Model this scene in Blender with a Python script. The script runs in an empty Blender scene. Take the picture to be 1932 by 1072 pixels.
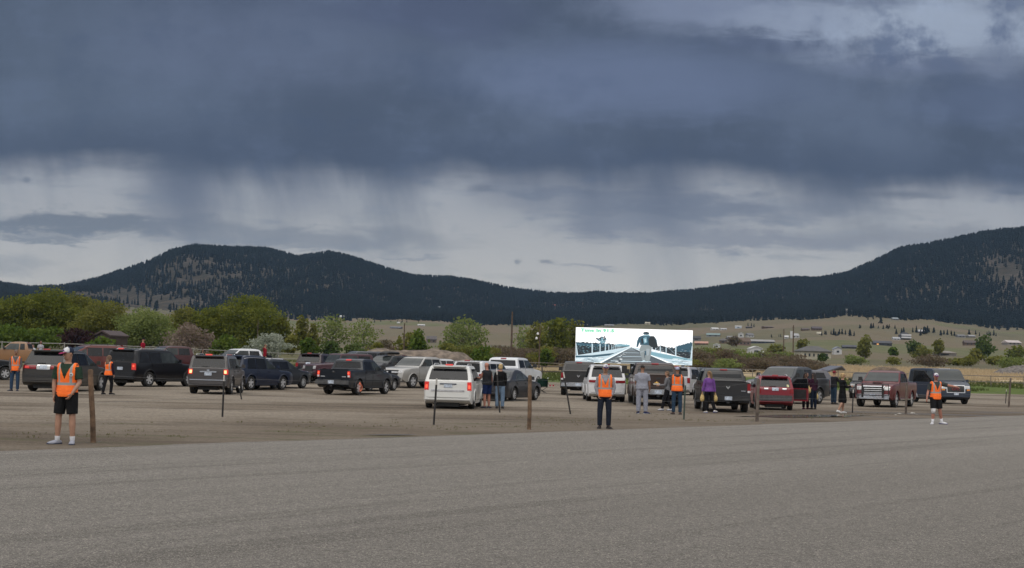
import bpy, bmesh, math, random
import numpy as np
from mathutils import Vector, Matrix, Euler
random.seed(7); RNG = np.random.default_rng(7)
R = math.radians
SC = bpy.context.scene; COL = SC.collection

# ------------------------------------------------------------------ camera, exposure
F = 2600.0; CAM_Z = 1.78
HAZE = .00004
cam_d = bpy.data.cameras.new('camera'); cam = bpy.data.objects.new('camera', cam_d); COL.objects.link(cam)
cam_d.sensor_width = 36; cam_d.lens = 36 * F / 1932; cam_d.clip_start = .1; cam_d.clip_end = 12000
CAM_R = (Matrix.Rotation(R(90 + 3.30), 3, 'X') @ Matrix.Rotation(R(1.48), 3, 'Z'))
cam.matrix_world = Matrix.Translation((0, 0, CAM_Z)) @ CAM_R.to_4x4()
SC.camera = cam
SC.view_settings.view_transform = 'Standard'; SC.view_settings.look = 'None'
SC.view_settings.gamma = 1; SC.view_settings.use_curve_mapping = False
SC.view_settings.exposure = 0.0
SC.cycles.max_bounces = 6; SC.cycles.diffuse_bounces = 3; SC.cycles.glossy_bounces = 3
SC.cycles.volume_bounces = 0; SC.cycles.transparent_max_bounces = 12
SC.cycles.use_denoising = True

# ------------------------------------------------------------------ node expressions
class X:
    def __init__(s, nt, k): s.nt, s.k = nt, k
    def _b(s, o, op, rev=False):
        n = s.nt.nodes.new('ShaderNodeMath'); n.operation = op
        a, b = (o, s) if rev else (s, o)
        for i, v in enumerate((a, b)):
            if v is None: continue
            if isinstance(v, X): s.nt.links.new(v.k, n.inputs[i])
            else: n.inputs[i].default_value = v
        return X(s.nt, n.outputs[0])
    def __add__(s, o): return s._b(o, 'ADD')
    __radd__ = __add__
    def __sub__(s, o): return s._b(o, 'SUBTRACT')
    def __rsub__(s, o): return s._b(o, 'SUBTRACT', True)
    def __mul__(s, o): return s._b(o, 'MULTIPLY')
    __rmul__ = __mul__
    def __truediv__(s, o): return s._b(o, 'DIVIDE')
    def f(s, op, o=None): return s._b(o, op)
    def max(s, o): return s._b(o, 'MAXIMUM')
    def min(s, o): return s._b(o, 'MINIMUM')
    def abs(s): return s._b(None, 'ABSOLUTE')
def rng(x, a, b, c=0., d=1., smooth=True):
    n = x.nt.nodes.new('ShaderNodeMapRange'); n.interpolation_type = 'SMOOTHSTEP' if smooth else 'LINEAR'
    x.nt.links.new(x.k, n.inputs[0])
    for i, v in zip((1, 2, 3, 4), (a, b, c, d)):
        if isinstance(v, X): x.nt.links.new(v.k, n.inputs[i])
        else: n.inputs[i].default_value = v
    return X(x.nt, n.outputs[0])
def comb(nt, *v):
    n = nt.nodes.new('ShaderNodeCombineXYZ')
    for i, a in enumerate(v):
        if isinstance(a, X): nt.links.new(a.k, n.inputs[i])
        else: n.inputs[i].default_value = a
    return n.outputs[0]
def noise(nt, vec, scale, detail=3, rough=.55, dist=0):
    n = nt.nodes.new('ShaderNodeTexNoise'); nt.links.new(vec, n.inputs['Vector'])
    n.inputs['Scale'].default_value = scale; n.inputs['Detail'].default_value = detail
    n.inputs['Roughness'].default_value = rough; n.inputs['Distortion'].default_value = dist
    return X(nt, n.outputs['Fac'])
def rgb(c): return (c[0], c[1], c[2], 1)
def mixc(nt, fac, a, b):
    n = nt.nodes.new('ShaderNodeMix'); n.data_type = 'RGBA'
    if isinstance(fac, X): nt.links.new(fac.k, n.inputs[0])
    else: n.inputs[0].default_value = fac
    for i, v in ((6, a), (7, b)):
        if isinstance(v, tuple): n.inputs[i].default_value = rgb(v)
        else: nt.links.new(v, n.inputs[i])
    return n.outputs[2]
def sepv(nt, sock):
    n = nt.nodes.new('ShaderNodeSeparateXYZ'); nt.links.new(sock, n.inputs[0])
    return [X(nt, o) for o in n.outputs]
def s2l(*c):
    return tuple(((v / 255) / 12.92 if v / 255 <= .04045 else ((v / 255 + .055) / 1.055) ** 2.4) for v in c)

# ------------------------------------------------------------------ sky and sun
SUN_EL, SUN_AZ = 52, 200      # azimuth from +Y toward +X: behind the camera, a little left
world = bpy.data.worlds.new('World'); SC.world = world; world.use_nodes = True
nt = world.node_tree; nt.nodes.clear()
tc = nt.nodes.new('ShaderNodeTexCoord')
dx, dy, dz = sepv(nt, tc.outputs['Generated'])
yy = dy.max(.12)
u = dx / yy * F; v = dz / yy * F            # direction measured in gnomonic units about +Y
uv = comb(nt, u * .001, v * .001, 0.)
uvs = comb(nt, u * .0007, v * .0032, 0.)   # flat stretched clouds
n_big = noise(nt, uv, 3.2, 4, .5) - .5
n_mid = noise(nt, uv, 9, 7, .62) - .5
n_fin = noise(nt, uvs, 9, 8, .66, .35) - .5
n_str = noise(nt, uvs, 3.2, 4, .55) - .5
rain = noise(nt, comb(nt, u * .001 + v * .00025, v * .0003, 0.), 4.6, 5, .55)
rainf = noise(nt, comb(nt, u * .001 + v * .00025, v * .00012, 3.), 22, 3, .6) - .5
def blob(cx, cy, rx, ry, soft=.6, wx=110., wy=44.):
    a = (u - (cx - 966) + n_mid * wx * 2) / rx
    b = (v - cy + n_fin * wy * 2 + n_mid * wy) / ry
    d = (a * a + b * b).f('SQRT')
    return rng(d, 1. - soft, 1. + soft * .35, 1, 0)
# lit band under the storm, pale at the horizon
low = mixc(nt, rng(v, 90, 360), s2l(186, 183, 177), s2l(157, 160, 166))
low = mixc(nt, rng(rain + rainf * .12, .44, .78) * rng(v, 60, 340, .2, .9), low, s2l(111, 119, 132))
low = mixc(nt, rng(n_str + n_fin * .5, .02, .22) * .5, low, s2l(130, 136, 145))
for cx, cy, rx, ry, col, k in ((110, 243, 330, 20, (106, 114, 126), .9), (560, 226, 330, 24, (122, 128, 138), .75), (90, 218, 130, 10, (120, 126, 135), .8),
        (1290, 302, 330, 34, (108, 116, 132), .85), (1180, 264, 190, 22, (122, 129, 143), .8), (1420, 246, 360, 24, (126, 131, 143), .75), (1730, 262, 210, 24, (130, 134, 142), .7),
        (1050, 326, 170, 16, (112, 120, 136), .7), (1110, 186, 95, 6, (143, 146, 154), .7), (780, 198, 60, 5, (136, 140, 148), .6)):
    low = mixc(nt, blob(cx, cy, rx, ry, .7) * k, low, s2l(*col))
for cx, cy, rx, ry in ((1712, 338, 78, 9), (40, 327, 12, 6), (1925, 352, 36, 8), (978, 190, 7, 5), (1027, 193, 19, 6), (905, 330, 30, 6)):
    low = mixc(nt, blob(cx, cy, rx, ry, .9, 34., 16.) * .6, low, s2l(94, 102, 117))
for cx, cy, rx, ry, k in ((335, 320, 105, 110, .9), (980, 335, 130, 60, .55), (1245, 340, 85, 95, .85), (1560, 352, 80, 70, .75), (560, 330, 90, 80, .5), (1120, 330, 60, 100, .5), (740, 340, 70, 60, .4)):
    low = mixc(nt, blob(cx, cy, rx, ry, .95, 25., 6.) * k, low, s2l(99, 107, 124))
# storm deck
storm = mixc(nt, rng(n_big + n_mid * .25, -.16, .2), s2l(67, 75, 88), s2l(83, 92, 106))
storm = mixc(nt, rng(u, -950, -500, .55, 0), storm, s2l(79, 88, 99))
storm = mixc(nt, rng(v, 380, 470, .6, 0), storm, s2l(62, 70, 85))
for cx, cy, rx, ry, col, k in ((480, 600, 380, 110, (91, 99, 115), .6), (1180, 545, 420, 90, (99, 109, 129), .7), (780, 665, 260, 46, (73, 80, 98), .8), (860, 622, 90, 30, (75, 82, 100), .7),
        (1330, 690, 260, 62, (118, 126, 141), .8), (1740, 668, 330, 100, (144, 152, 161), 1.), (1500, 668, 180, 40, (132, 140, 152), .7), (1480, 622, 190, 24, (77, 85, 102), .9), (1720, 588, 200, 26, (87, 95, 112), .8),
        (1620, 714, 130, 22, (102, 110, 124), .7), (1890, 600, 60, 55, (106, 114, 128), .6), (1880, 520, 200, 60, (87, 97, 117), .5)):
    storm = mixc(nt, blob(cx, cy, rx, ry, .75, 70., 34.) * k, storm, s2l(*col))
base = v + n_str * 52 + n_mid * 30 + n_fin * 16 + rng(rain, .35, .75) * 30.
deck = rng(base + n_big * 70., 318, 398)
storm = mixc(nt, rng(n_mid + n_fin * .6, -.02, .26) * .16, storm, s2l(100, 111, 131)); storm = mixc(nt, rng(n_mid + n_str * .8, .0, -.3) * .25, storm, s2l(60, 72, 93))
low = mixc(nt, rng(n_mid * .7 + n_fin, .02, .26) * rng(v, 120, 300) * .5, low, s2l(124, 133, 147))
storm = mixc(nt, rng(n_mid + n_big * .5, -.02, .18) * rng(u, 420, 760) * rng(v, 560, 640) * .7, storm, s2l(150, 159, 170)); storm = mixc(nt, rng(n_mid - n_big * .3, .02, -.16) * rng(u, 420, 760) * rng(v, 540, 620) * .75, storm, s2l(84, 95, 115))
def tint(c, k):
    n = nt.nodes.new('ShaderNodeVectorMath'); n.operation = 'MULTIPLY'; nt.links.new(c, n.inputs[0]); n.inputs[1].default_value = k; return n.outputs[0]
storm = tint(storm, (1.12, 1.17, 1.32)); low = tint(low, (1.0, 1.01, 1.03))
front = mixc(nt, deck, low, storm)
# the rest of the dome: brighter broken overcast above and behind
over = mixc(nt, rng(noise(nt, tc.outputs['Generated'], 2.6, 5, .55), .34, .68), (.70, .72, .76), (1.62, 1.58, 1.52))
el = dz.f('ARCSINE')
over = mixc(nt, rng(el, R(3), R(34), .62, 0.), over, (.13, .135, .145))
away = rng(el, R(15.5), R(40)).max(rng(dy, .62, .1))
cloud = mixc(nt, away, front, over)
sky = nt.nodes.new('ShaderNodeTexSky'); sky.sky_type = 'NISHITA'; sky.sun_disc = False
sky.sun_elevation = R(SUN_EL); sky.sun_rotation = R(SUN_AZ)
sc_ = nt.nodes.new('ShaderNodeVectorMath'); sc_.operation = 'SCALE'; sc_.inputs['Scale'].default_value = 10
nt.links.new(cloud, sc_.inputs[0])
fin = mixc(nt, .97, sky.outputs[0], sc_.outputs[0])
bg = nt.nodes.new('ShaderNodeBackground'); bg.inputs['Strength'].default_value = .1
nt.links.new(fin, bg.inputs['Color'])
wo = nt.nodes.new('ShaderNodeOutputWorld'); nt.links.new(bg.outputs[0], wo.inputs['Surface'])
world.cycles.sampling_method = 'MANUAL'; world.cycles.sample_map_resolution = 512
sun_d = bpy.data.lights.new('sun', 'SUN'); sun = bpy.data.objects.new('sun', sun_d); COL.objects.link(sun)
sun_d.energy = 1.1; sun_d.angle = R(48); sun_d.color = (1, .95, .88)
sd = Vector((math.sin(R(SUN_AZ)) * math.cos(R(SUN_EL)), math.cos(R(SUN_AZ)) * math.cos(R(SUN_EL)), math.sin(R(SUN_EL))))
sun.rotation_euler = sd.to_track_quat('Z', 'Y').to_euler()

# ------------------------------------------------------------------ objects and materials
def tag(o, label=None, cat=None, group=None, kind=None):
    if label: o['label'] = label
    if cat: o['category'] = cat
    if group: o['group'] = group
    if kind: o['kind'] = kind
    return o
def link(name, me, mats=None, parent=None, loc=None):
    o = bpy.data.objects.new(name, me); COL.objects.link(o)
    if mats is not None and me is not None:
        for m in (mats if isinstance(mats, (list, tuple)) else [mats]): me.materials.append(m)
    if parent is not None: o.parent = parent
    if loc is not None: o.location = loc
    return o
def empty(name, loc=(0, 0, 0), rz=0, s=1):
    o = bpy.data.objects.new(name, None); COL.objects.link(o); o.empty_display_size = .2
    o.location = loc; o.rotation_euler = (0, 0, rz); o.scale = (s, s, s); return o
def mesh_np(name, V, Fc, smooth=False):
    me = bpy.data.meshes.new(name); V = np.asarray(V, np.float32); Fc = np.asarray(Fc, np.int32)
    n, k = Fc.shape
    me.vertices.add(len(V)); me.vertices.foreach_set('co', V.ravel())
    me.loops.add(n * k); me.loops.foreach_set('vertex_index', Fc.ravel())
    me.polygons.add(n); me.polygons.foreach_set('loop_start', np.arange(0, n * k, k, dtype=np.int32))
    if smooth: me.polygons.foreach_set('use_smooth', np.ones(n, bool))
    me.update(calc_edges=True); me.validate(); return me
def mesh_py(name, V, Fc, smooth=False, ang=None):
    me = bpy.data.meshes.new(name); me.from_pydata([tuple(map(float, p)) for p in V], [], Fc)
    if smooth:
        me.polygons.foreach_set('use_smooth', [True] * len(me.polygons))
        if ang: me.set_sharp_from_angle(angle=R(ang))
    me.update(); return me
class MB:
    """collects boxes, tubes, grids; one mesh"""
    def __init__(s): s.V, s.F, s.M = [], [], []
    def add(s, V, Fc, m=0):
        b = len(s.V); s.V += [tuple(map(float, p)) for p in V]; s.F += [tuple(i + b for i in f) for f in Fc]; s.M += [m] * len(Fc); return s
    def box(s, c, d, rz=0, m=0, rx=0, taper=1.):
        x, y, z = d[0] / 2, d[1] / 2, d[2] / 2
        P = [(-x, -y, -z), (x, -y, -z), (x, y, -z), (-x, y, -z), (-x * taper, -y * taper, z), (x * taper, -y * taper, z), (x * taper, y * taper, z), (-x * taper, y * taper, z)]
        M = Matrix.Rotation(rz, 3, 'Z') @ Matrix.Rotation(rx, 3, 'X')
        P = [M @ Vector(p) + Vector(c) for p in P]
        return s.add(P, [(0, 3, 2, 1), (4, 5, 6, 7), (0, 1, 5, 4), (1, 2, 6, 5), (2, 3, 7, 6), (3, 0, 4, 7)], m)
    def tube(s, pts, rad, seg=8, ref=(1, 0, 0), m=0, cap=True):
        V, Fc = tube_geo(pts, rad, seg, ref, cap); return s.add(V, Fc, m)
    def quad(s, a, b, c, d, m=0): return s.add([a, b, c, d], [(0, 1, 2, 3)], m)
    def mesh(s, name, smooth=False, ang=None):
        me = mesh_py(name, s.V, s.F, smooth, ang)
        if any(s.M): me.polygons.foreach_set('material_index', s.M)
        return me
    def build(s, name, mats, parent=None, smooth=False, ang=None, loc=None):
        return link(name, s.mesh(name, smooth, ang), mats, parent, loc)
def tube_geo(pts, rad, seg=8, ref=(1, 0, 0), cap=True):
    pts = [Vector(p) for p in pts]; ref = Vector(ref); V = []; Fc = []
    for i, p in enumerate(pts):
        t = (pts[min(i + 1, len(pts) - 1)] - pts[max(i - 1, 0)]).normalized()
        a = ref - t * ref.dot(t)
        if a.length < 1e-3: a = Vector((0, 1, 0)) - t * t.y
        if a.length < 1e-3: a = Vector((0, 0, 1)) - t * t.z
        a.normalize(); b = t.cross(a)
        r = rad[i] if isinstance(rad, (list, tuple)) else rad
        ra, rb = r if isinstance(r, (list, tuple)) else (r, r)
        for k in range(seg):
            th = 2 * math.pi * k / seg; V.append(p + a * (ra * math.cos(th)) + b * (rb * math.sin(th)))
    for i in range(len(pts) - 1):
        for k in range(seg):
            k2 = (k + 1) % seg; Fc.append((i * seg + k, i * seg + k2, (i + 1) * seg + k2, (i + 1) * seg + k))
    if cap:
        Fc.append(tuple(range(seg - 1, -1, -1))); n = (len(pts) - 1) * seg; Fc.append(tuple(range(n, n + seg)))
    return V, Fc
def new_mat(name):
    m = bpy.data.materials.new(name); m.use_nodes = True
    return m, m.node_tree, m.node_tree.nodes['Principled BSDF']
_mc = {}
def pm(name, col, rough=.7, metal=0, var=.25, scale=6., emit=None, es=1., ior=1.5, coat=0, bump=0, spec=.5):
    key = (name, col, rough, emit)
    if key in _mc: return _mc[key]
    m, t, p = new_mat(name)
    tcn = t.nodes.new('ShaderNodeTexCoord')
    n = noise(t, tcn.outputs['Object'], scale, 4, .6)
    c = mixc(t, rng(n, .3, .72), tuple(x * (1 - var) for x in col), tuple(min(1, x * (1 + var)) for x in col))
    t.links.new(c, p.inputs['Base Color'])
    p.inputs['Roughness'].default_value = rough; p.inputs['Metallic'].default_value = metal; p.inputs['IOR'].default_value = ior; p.inputs['Specular IOR Level'].default_value = spec
    if coat: p.inputs['Coat Weight'].default_value = coat; p.inputs['Coat Roughness'].default_value = .06
    if emit: p.inputs['Emission Color'].default_value = rgb(emit); p.inputs['Emission Strength'].default_value = es
    if bump:
        b = t.nodes.new('ShaderNodeBump'); b.inputs['Strength'].default_value = bump; b.inputs['Distance'].default_value = .03
        t.links.new(n.k, b.inputs['Height']); t.links.new(b.outputs[0], p.inputs['Normal'])
    _mc[key] = m; return m

# ------------------------------------------------------------------ value noise, terrain height, pixel rays
def vnoise(x, y, seed=0):
    x = np.asarray(x, float); y = np.asarray(y, float); xi = np.floor(x); yi = np.floor(y); fx = x - xi; fy = y - yi
    fx = fx * fx * (3 - 2 * fx); fy = fy * fy * (3 - 2 * fy)
    def h(a, b):
        s = np.sin(a * 127.1 + b * 311.7 + seed * 74.7) * 43758.5453; return s - np.floor(s)
    return (h(xi, yi) * (1 - fx) + h(xi + 1, yi) * fx) * (1 - fy) + (h(xi, yi + 1) * (1 - fx) + h(xi + 1, yi + 1) * fx) * fy
def fbm(x, y, o=4, seed=0):
    t = 0; a = .5
    for i in range(o): t = t + a * (vnoise(x * 2 ** i, y * 2 ** i, seed + i) - .5); a *= .55
    return t
def sst(a, b, x):
    t = np.clip((np.asarray(x, float) - a) / (b - a), 0, 1); return t * t * (3 - 2 * t)
def yh(px): return 661 + 50 * px / 1932.
RIDGE = np.array([(-600, 560), (-300, 548), (-100, 540), (0, 541), (60, 548), (120, 546), (180, 531), (240, 513), (280, 498), (320, 478), (365, 467), (420, 471), (500, 473), (560, 489), (620, 481), (660, 489), (720, 508), (780, 525), (850, 528), (900, 536),
    (960, 550), (1040, 561), (1100, 560), (1130, 557), (1200, 563), (1300, 554), (1400, 540), (1460, 532), (1500, 529), (1540, 530), (1600, 519), (1650, 497), (1700, 472), (1750, 465), (1800, 454), (1850, 444), (1900, 437), (1960, 434), (2100, 450), (2300, 500), (2600, 540)], float)
ETOP = np.array([(-600, 80), (0, 85), (300, 84), (560, 78), (760, 78), (960, 74), (1100, 76), (1300, 84), (1480, 100), (1600, 112), (1740, 106), (1900, 92), (2600, 85)], float)
GD = np.array([(0, 0), (260, .02), (320, .08), (500, .22), (800, .48), (1200, .8), (1600, 1.0), (9000, 1.0)])
D0, D1 = 1600., 2600.
def terrain_z(Xw, Yw):
    Xw = np.asarray(Xw, float); Yw = np.asarray(Yw, float)
    d = np.hypot(Xw, Yw); Yc = np.maximum(Yw, .35 * d + .01)
    px = 966 + F * Xw / Yc
    er = yh(np.clip(px, -600, 2600)) - np.interp(px, RIDGE[:, 0], RIDGE[:, 1]); et = np.interp(px, ETOP[:, 0], ETOP[:, 1])
    et = et + fbm(px / 90., d / 260., 3, 5) * 16 * sst(350, 900, d)
    E = et * np.interp(d, GD[:, 0], GD[:, 1])
    t = sst(D0 - 60, D1, d); relief = fbm(px / 120., d / 300., 4, 9) * 46 * np.sin(np.pi * np.clip((d - D0) / (D1 - D0), 0, 1))
    E = E + (er - et) * (t ** 1.15) + relief
    back = np.clip((d - D1) / 900., 0, 1)
    zf = CAM_Z + E * Yc / F * (1 - .55 * back)
    near = .55 * sst(76, 112, d) * sst(6, -14, Xw) + .9 * sst(140, 230, d)
    z = near + (zf - near) * sst(210, 330, d)
    return np.where(Yw < 0, z * np.clip(1 + Yw / 400., 0, 1), z)
def ray(px, py):
    d = CAM_R @ Vector(((px - 966) / F, -(py - 536) / F, -1)); return d / d.y
_DS = np.concatenate([np.linspace(8, 300, 3000), np.linspace(300.2, 3200, 4000)])
def gp(px, py):
    """the ground point seen at photo pixel px, py"""
    r = ray(px, py); z = CAM_Z + r.z * _DS; g = terrain_z(r.x * _DS, _DS)
    i = int(np.argmax(z < g))
    if i == 0: i = len(_DS) - 1
    y = _DS[i]; return Vector((r.x * y, y, float(terrain_z(r.x * y, y))))
def gd(px, d, py=690):
    r = ray(px, py); return Vector((r.x * d, d, float(terrain_z(r.x * d, d))))
def up(px, py, d):
    r = ray(px, py); return Vector((r.x * d, d, CAM_Z + r.z * d))
# ------------------------------------------------------------------ ground, lot, road, hills
def polar(name, ds, azs, mat, drop=None):
    A, D = np.meshgrid(azs, ds); Xg = D * np.sin(A); Yg = D * np.cos(A); Z = terrain_z(Xg, Yg)
    if drop is not None: Z = Z + drop(Xg, Yg)
    n, m = A.shape; V = np.stack([Xg, Yg, Z], -1).reshape(-1, 3)
    i = np.arange(n * m).reshape(n, m); Fc = np.stack([i[:-1, :-1], i[:-1, 1:], i[1:, 1:], i[1:, :-1]], -1).reshape(-1, 4)
    return tag(link(name, mesh_np(name, V, Fc, True), mat), kind='structure')
EDGE_N = Vector((-1.2, 1.0)).normalized()          # away from the road
EDGE_D = Vector((1.0, 1.2)).normalized()
EDGE_P = Vector((-9.3, 25.0))
def off_road(x, y): return (x - EDGE_P.x) * EDGE_N.x + (y - EDGE_P.y) * EDGE_N.y
LOT_FAR = [gp(p, q).xy for p, q in ((-260, 694), (250, 695), (560, 700), (850, 711), (1030, 721), (1500, 735), (1932, 745), (2300, 755))]

def ground_mats():
    # open ground: green near the lot, dry grass, then field patches
    m, t, p = new_mat('grassland'); geo = t.nodes.new('ShaderNodeNewGeometry'); pos = geo.outputs['Position']
    x, y, z = sepv(t, pos)
    flat = comb(t, x * .45, y * .12, 0.)
    n1 = noise(t, flat, .16, 5, .6); n2 = noise(t, pos, 1.3, 4, .65); n3 = noise(t, comb(t, x, y * .4, 0.), .018, 4, .55)
    green = mixc(t, rng(n2, .3, .7), (.06, .085, .02), (.11, .145, .04))
    dry = mixc(t, rng(n2, .3, .7), (.16, .122, .066), (.32, .245, .14))
    olive = mixc(t, rng(n2, .3, .7), (.085, .085, .042), (.15, .135, .072))
    c = mixc(t, rng(n1 + rng(y, 150, 215, -.22, .12), .38, .56), green, dry)
    c = mixc(t, rng(n1 + rng(x, 10, -25, -.1, .28), .5, .66), c, olive)
    tan = rng(x, 22, 48) * rng(y, 196, 222) * rng(y, 345, 300) * rng(n1, .8, .5); c = mixc(t, tan, c, mixc(t, rng(n2, .3, .7), (.32, .25, .155), (.5, .4, .26)))
    vo = t.nodes.new('ShaderNodeTexVoronoi'); vo.inputs['Scale'].default_value = .0062; t.links.new(comb(t, x * .6 + n3 * 40., y * 1.2 + n3 * 30., 0.), vo.inputs['Vector'])
    vr, vg, vb = sepv(t, vo.outputs['Color'])
    field = mixc(t, vr, (.135, .112, .075), (.092, .09, .055)); field = mixc(t, rng(vg, .62, .8) * .8, field, (.10, .115, .05)); field = mixc(t, rng(vb, .72, .85) * .7, field, (.16, .122, .09))
    field = mixc(t, rng(n3, .35, .7) * .45, field, (.14, .125, .075)); field = mixc(t, rng(noise(t, comb(t, x, y * .3, 0.), .09, 4, .6), .4, .7) * .5, field, (.155, .134, .092))
    c = mixc(t, rng(y + n1 * 90., 330, 430), c, field)
    t.links.new(c, p.inputs['Base Color']); p.inputs['Roughness'].default_value = .95; p.inputs['Specular IOR Level'].default_value = .1
    b = t.nodes.new('ShaderNodeBump'); b.inputs['Strength'].default_value = .6; b.inputs['Distance'].default_value = .15; t.links.new(n2.k, b.inputs['Height']); t.links.new(b.outputs[0], p.inputs['Normal'])
    grass = m
    # hill slopes: dry grass and pinkish scree under the pines
    m, t, p = new_mat('hillside'); geo = t.nodes.new('ShaderNodeNewGeometry'); pos = geo.outputs['Position']
    n1 = noise(t, pos, .012, 5, .6); n2 = noise(t, pos, .09, 4, .6)
    c = mixc(t, rng(n1, .35, .65), (.055, .05, .043), (.085, .074, .063)); c = mixc(t, rng(n2, .46, .6) * .6, c, (.035, .036, .03))
    t.links.new(c, p.inputs['Base Color']); p.inputs['Roughness'].default_value = 1; p.inputs['Specular IOR Level'].default_value = 0
    hill = m
    # lot: packed dirt with wheel-graded bands, gravel, weeds near the road
    m, t, p = new_mat('packed_dirt'); geo = t.nodes.new('ShaderNodeNewGeometry'); pos = geo.outputs['Position']
    x, y, z = sepv(t, pos)
    band = noise(t, comb(t, x * .05 + y * .02, y * .55 - x * .12, 0.), .8, 5, .6, .4); fine = noise(t, pos, 9, 6, .75); patch = noise(t, comb(t, x * .5, y, 1.), .16, 4, .55)
    track = noise(t, comb(t, x * .12, y * 2.2 - x * .5, 4.), 1.1, 4, .6)
    c = mixc(t, rng(band, .36, .64), (.09, .069, .05), (.215, .174, .13))
    c = mixc(t, rng(track, .5, .62) * .6, c, (.085, .066, .048)); c = mixc(t, rng(patch + track * .3, .56, .72) * .8, c, (.31, .265, .21))
    c = mixc(t, rng(fine, .38, .66) * .6, c, (.05, .039, .03)); c = mixc(t, rng(noise(t, pos, 12, 5, .75), .55, .66) * .6, c, (.36, .31, .25)); c = mixc(t, rng(noise(t, comb(t, x * .35, y, 6.), 2.2, 6, .75), .54, .66) * .55, c, (.065, .05, .038))
    offr = (x - EDGE_P.x) * EDGE_N.x + (y - EDGE_P.y) * EDGE_N.y
    n_edge = noise(t, comb(t, x * .2, y * .5, 3.), .7, 4, .6) - .5
    weed = rng(noise(t, comb(t, x * .3, y * .9, 9.), .8, 5, .65) + rng(offr, 1, 9, .06, -.06) + rng(x, -2, 6, 0., -.14), .585, .66)
    c = mixc(t, weed * .65, c, (.082, .092, .036))
    c = mixc(t, rng(offr + n_edge * 8., 11, 2) * .5, c, (.092, .07, .05))
    wet = rng(noise(t, comb(t, x * .2, y * .8, 2.), .5, 3, .5) + rng(x, 6, 16, -.09, .07) + rng(offr, 0, 7, .05, -.1), .6, .68)
    c = mixc(t, wet * .55, c, (.055, .045, .037))
    t.links.new(c, p.inputs['Base Color']); t.links.new(rng(wet, 0, 1, .95, .5).k, p.inputs['Roughness']); p.inputs['Specular IOR Level'].default_value = .25
    b = t.nodes.new('ShaderNodeBump'); b.inputs['Strength'].default_value = .9; b.inputs['Distance'].default_value = .05; t.links.new((fine + track * 1.5).k, b.inputs['Height']); t.links.new(b.outputs[0], p.inputs['Normal'])
    dirt = m
    # road: pale chip seal, faint wheel bands along the road
    m, t, p = new_mat('chip_seal'); geo = t.nodes.new('ShaderNodeNewGeometry'); pos = geo.outputs['Position']
    x, y, z = sepv(t, pos)
    along = x * EDGE_D.x + y * EDGE_D.y; across = (x - EDGE_P.x) * EDGE_N.x + (y - EDGE_P.y) * EDGE_N.y
    bands = noise(t, comb(t, along * .012, across * .55, 0.), 1.0, 5, .62, .6); br = noise(t, comb(t, along * .03, across * .12, 2.), 1.2, 4, .55)
    g1 = noise(t, pos, 42, 4, .75); g2 = noise(t, pos, 13, 5, .75); g3 = noise(t, pos, 70, 3, .7)
    c = mixc(t, rng(bands, .25, .75), (.20, .185, .167), (.28, .26, .236)); c = mixc(t, rng(br, .35, .7) * .35, c, (.18, .166, .15))
    c = mixc(t, rng(noise(t, comb(t, along * .05, across * 1.6, 7.), 1., 4, .6), .54, .64) * .5, c, (.11, .10, .09))
    c = mixc(t, rng(across + (br - .5) * 14., -9, -24) * .55, c, (.125, .113, .10))
    c = mixc(t, rng(g1, .44, .6) * .75, c, (.075, .069, .062)); c = mixc(t, rng(g3, .54, .64) * .9, c, (.55, .5, .43)); c = mixc(t, rng(g2, .5, .64) * .55, c, (.10, .092, .082)); c = mixc(t, rng(noise(t, pos, 26, 4, .8), .56, .66) * .7, c, (.36, .33, .285))
    c = mixc(t, rng(noise(t, pos, 7, 4, .7), .66, .74) * .6, c, (.07, .062, .055))
    edge = rng(across + noise(t, pos, .9, 5, .7) * 1.6 - .8, -1.0, .15)
    c = mixc(t, edge * .75, c, (.135, .115, .092))
    t.links.new(c, p.inputs['Base Color']); p.inputs['Roughness'].default_value = .93; p.inputs['Specular IOR Level'].default_value = .2
    b = t.nodes.new('ShaderNodeBump'); b.inputs['Strength'].default_value = 1.; b.inputs['Distance'].default_value = .03; t.links.new((g1 + g2 * .8).k, b.inputs['Height']); t.links.new(b.outputs[0], p.inputs['Normal'])
    return grass, hill, dirt, m
GRASS, HILL, DIRT, ROAD = ground_mats()
def az_samples():
    f = np.radians(np.arange(-30, 30.01, .25)); c = np.radians(np.arange(36, 325, 6.)); return np.concatenate([f, c, [f[0] + 2 * math.pi]])
def sink(Xg, Yg):
    d = np.hypot(Xg, Yg); px = 966 + F * Xg / np.maximum(Yg, 1)
    return np.where((d < 134), -.12, 0)
polar('ground', np.concatenate([np.geomspace(2, 120, 22), np.linspace(124, 340, 70), np.linspace(350, D0 + 20, 110)]), az_samples(), GRASS, sink)
polar('hills', np.concatenate([np.linspace(D0 - 20, D1 + 60, 100), np.linspace(D1 + 100, 3700, 14)]), np.radians(np.arange(-30, 30.01, .2)), HILL)

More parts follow.
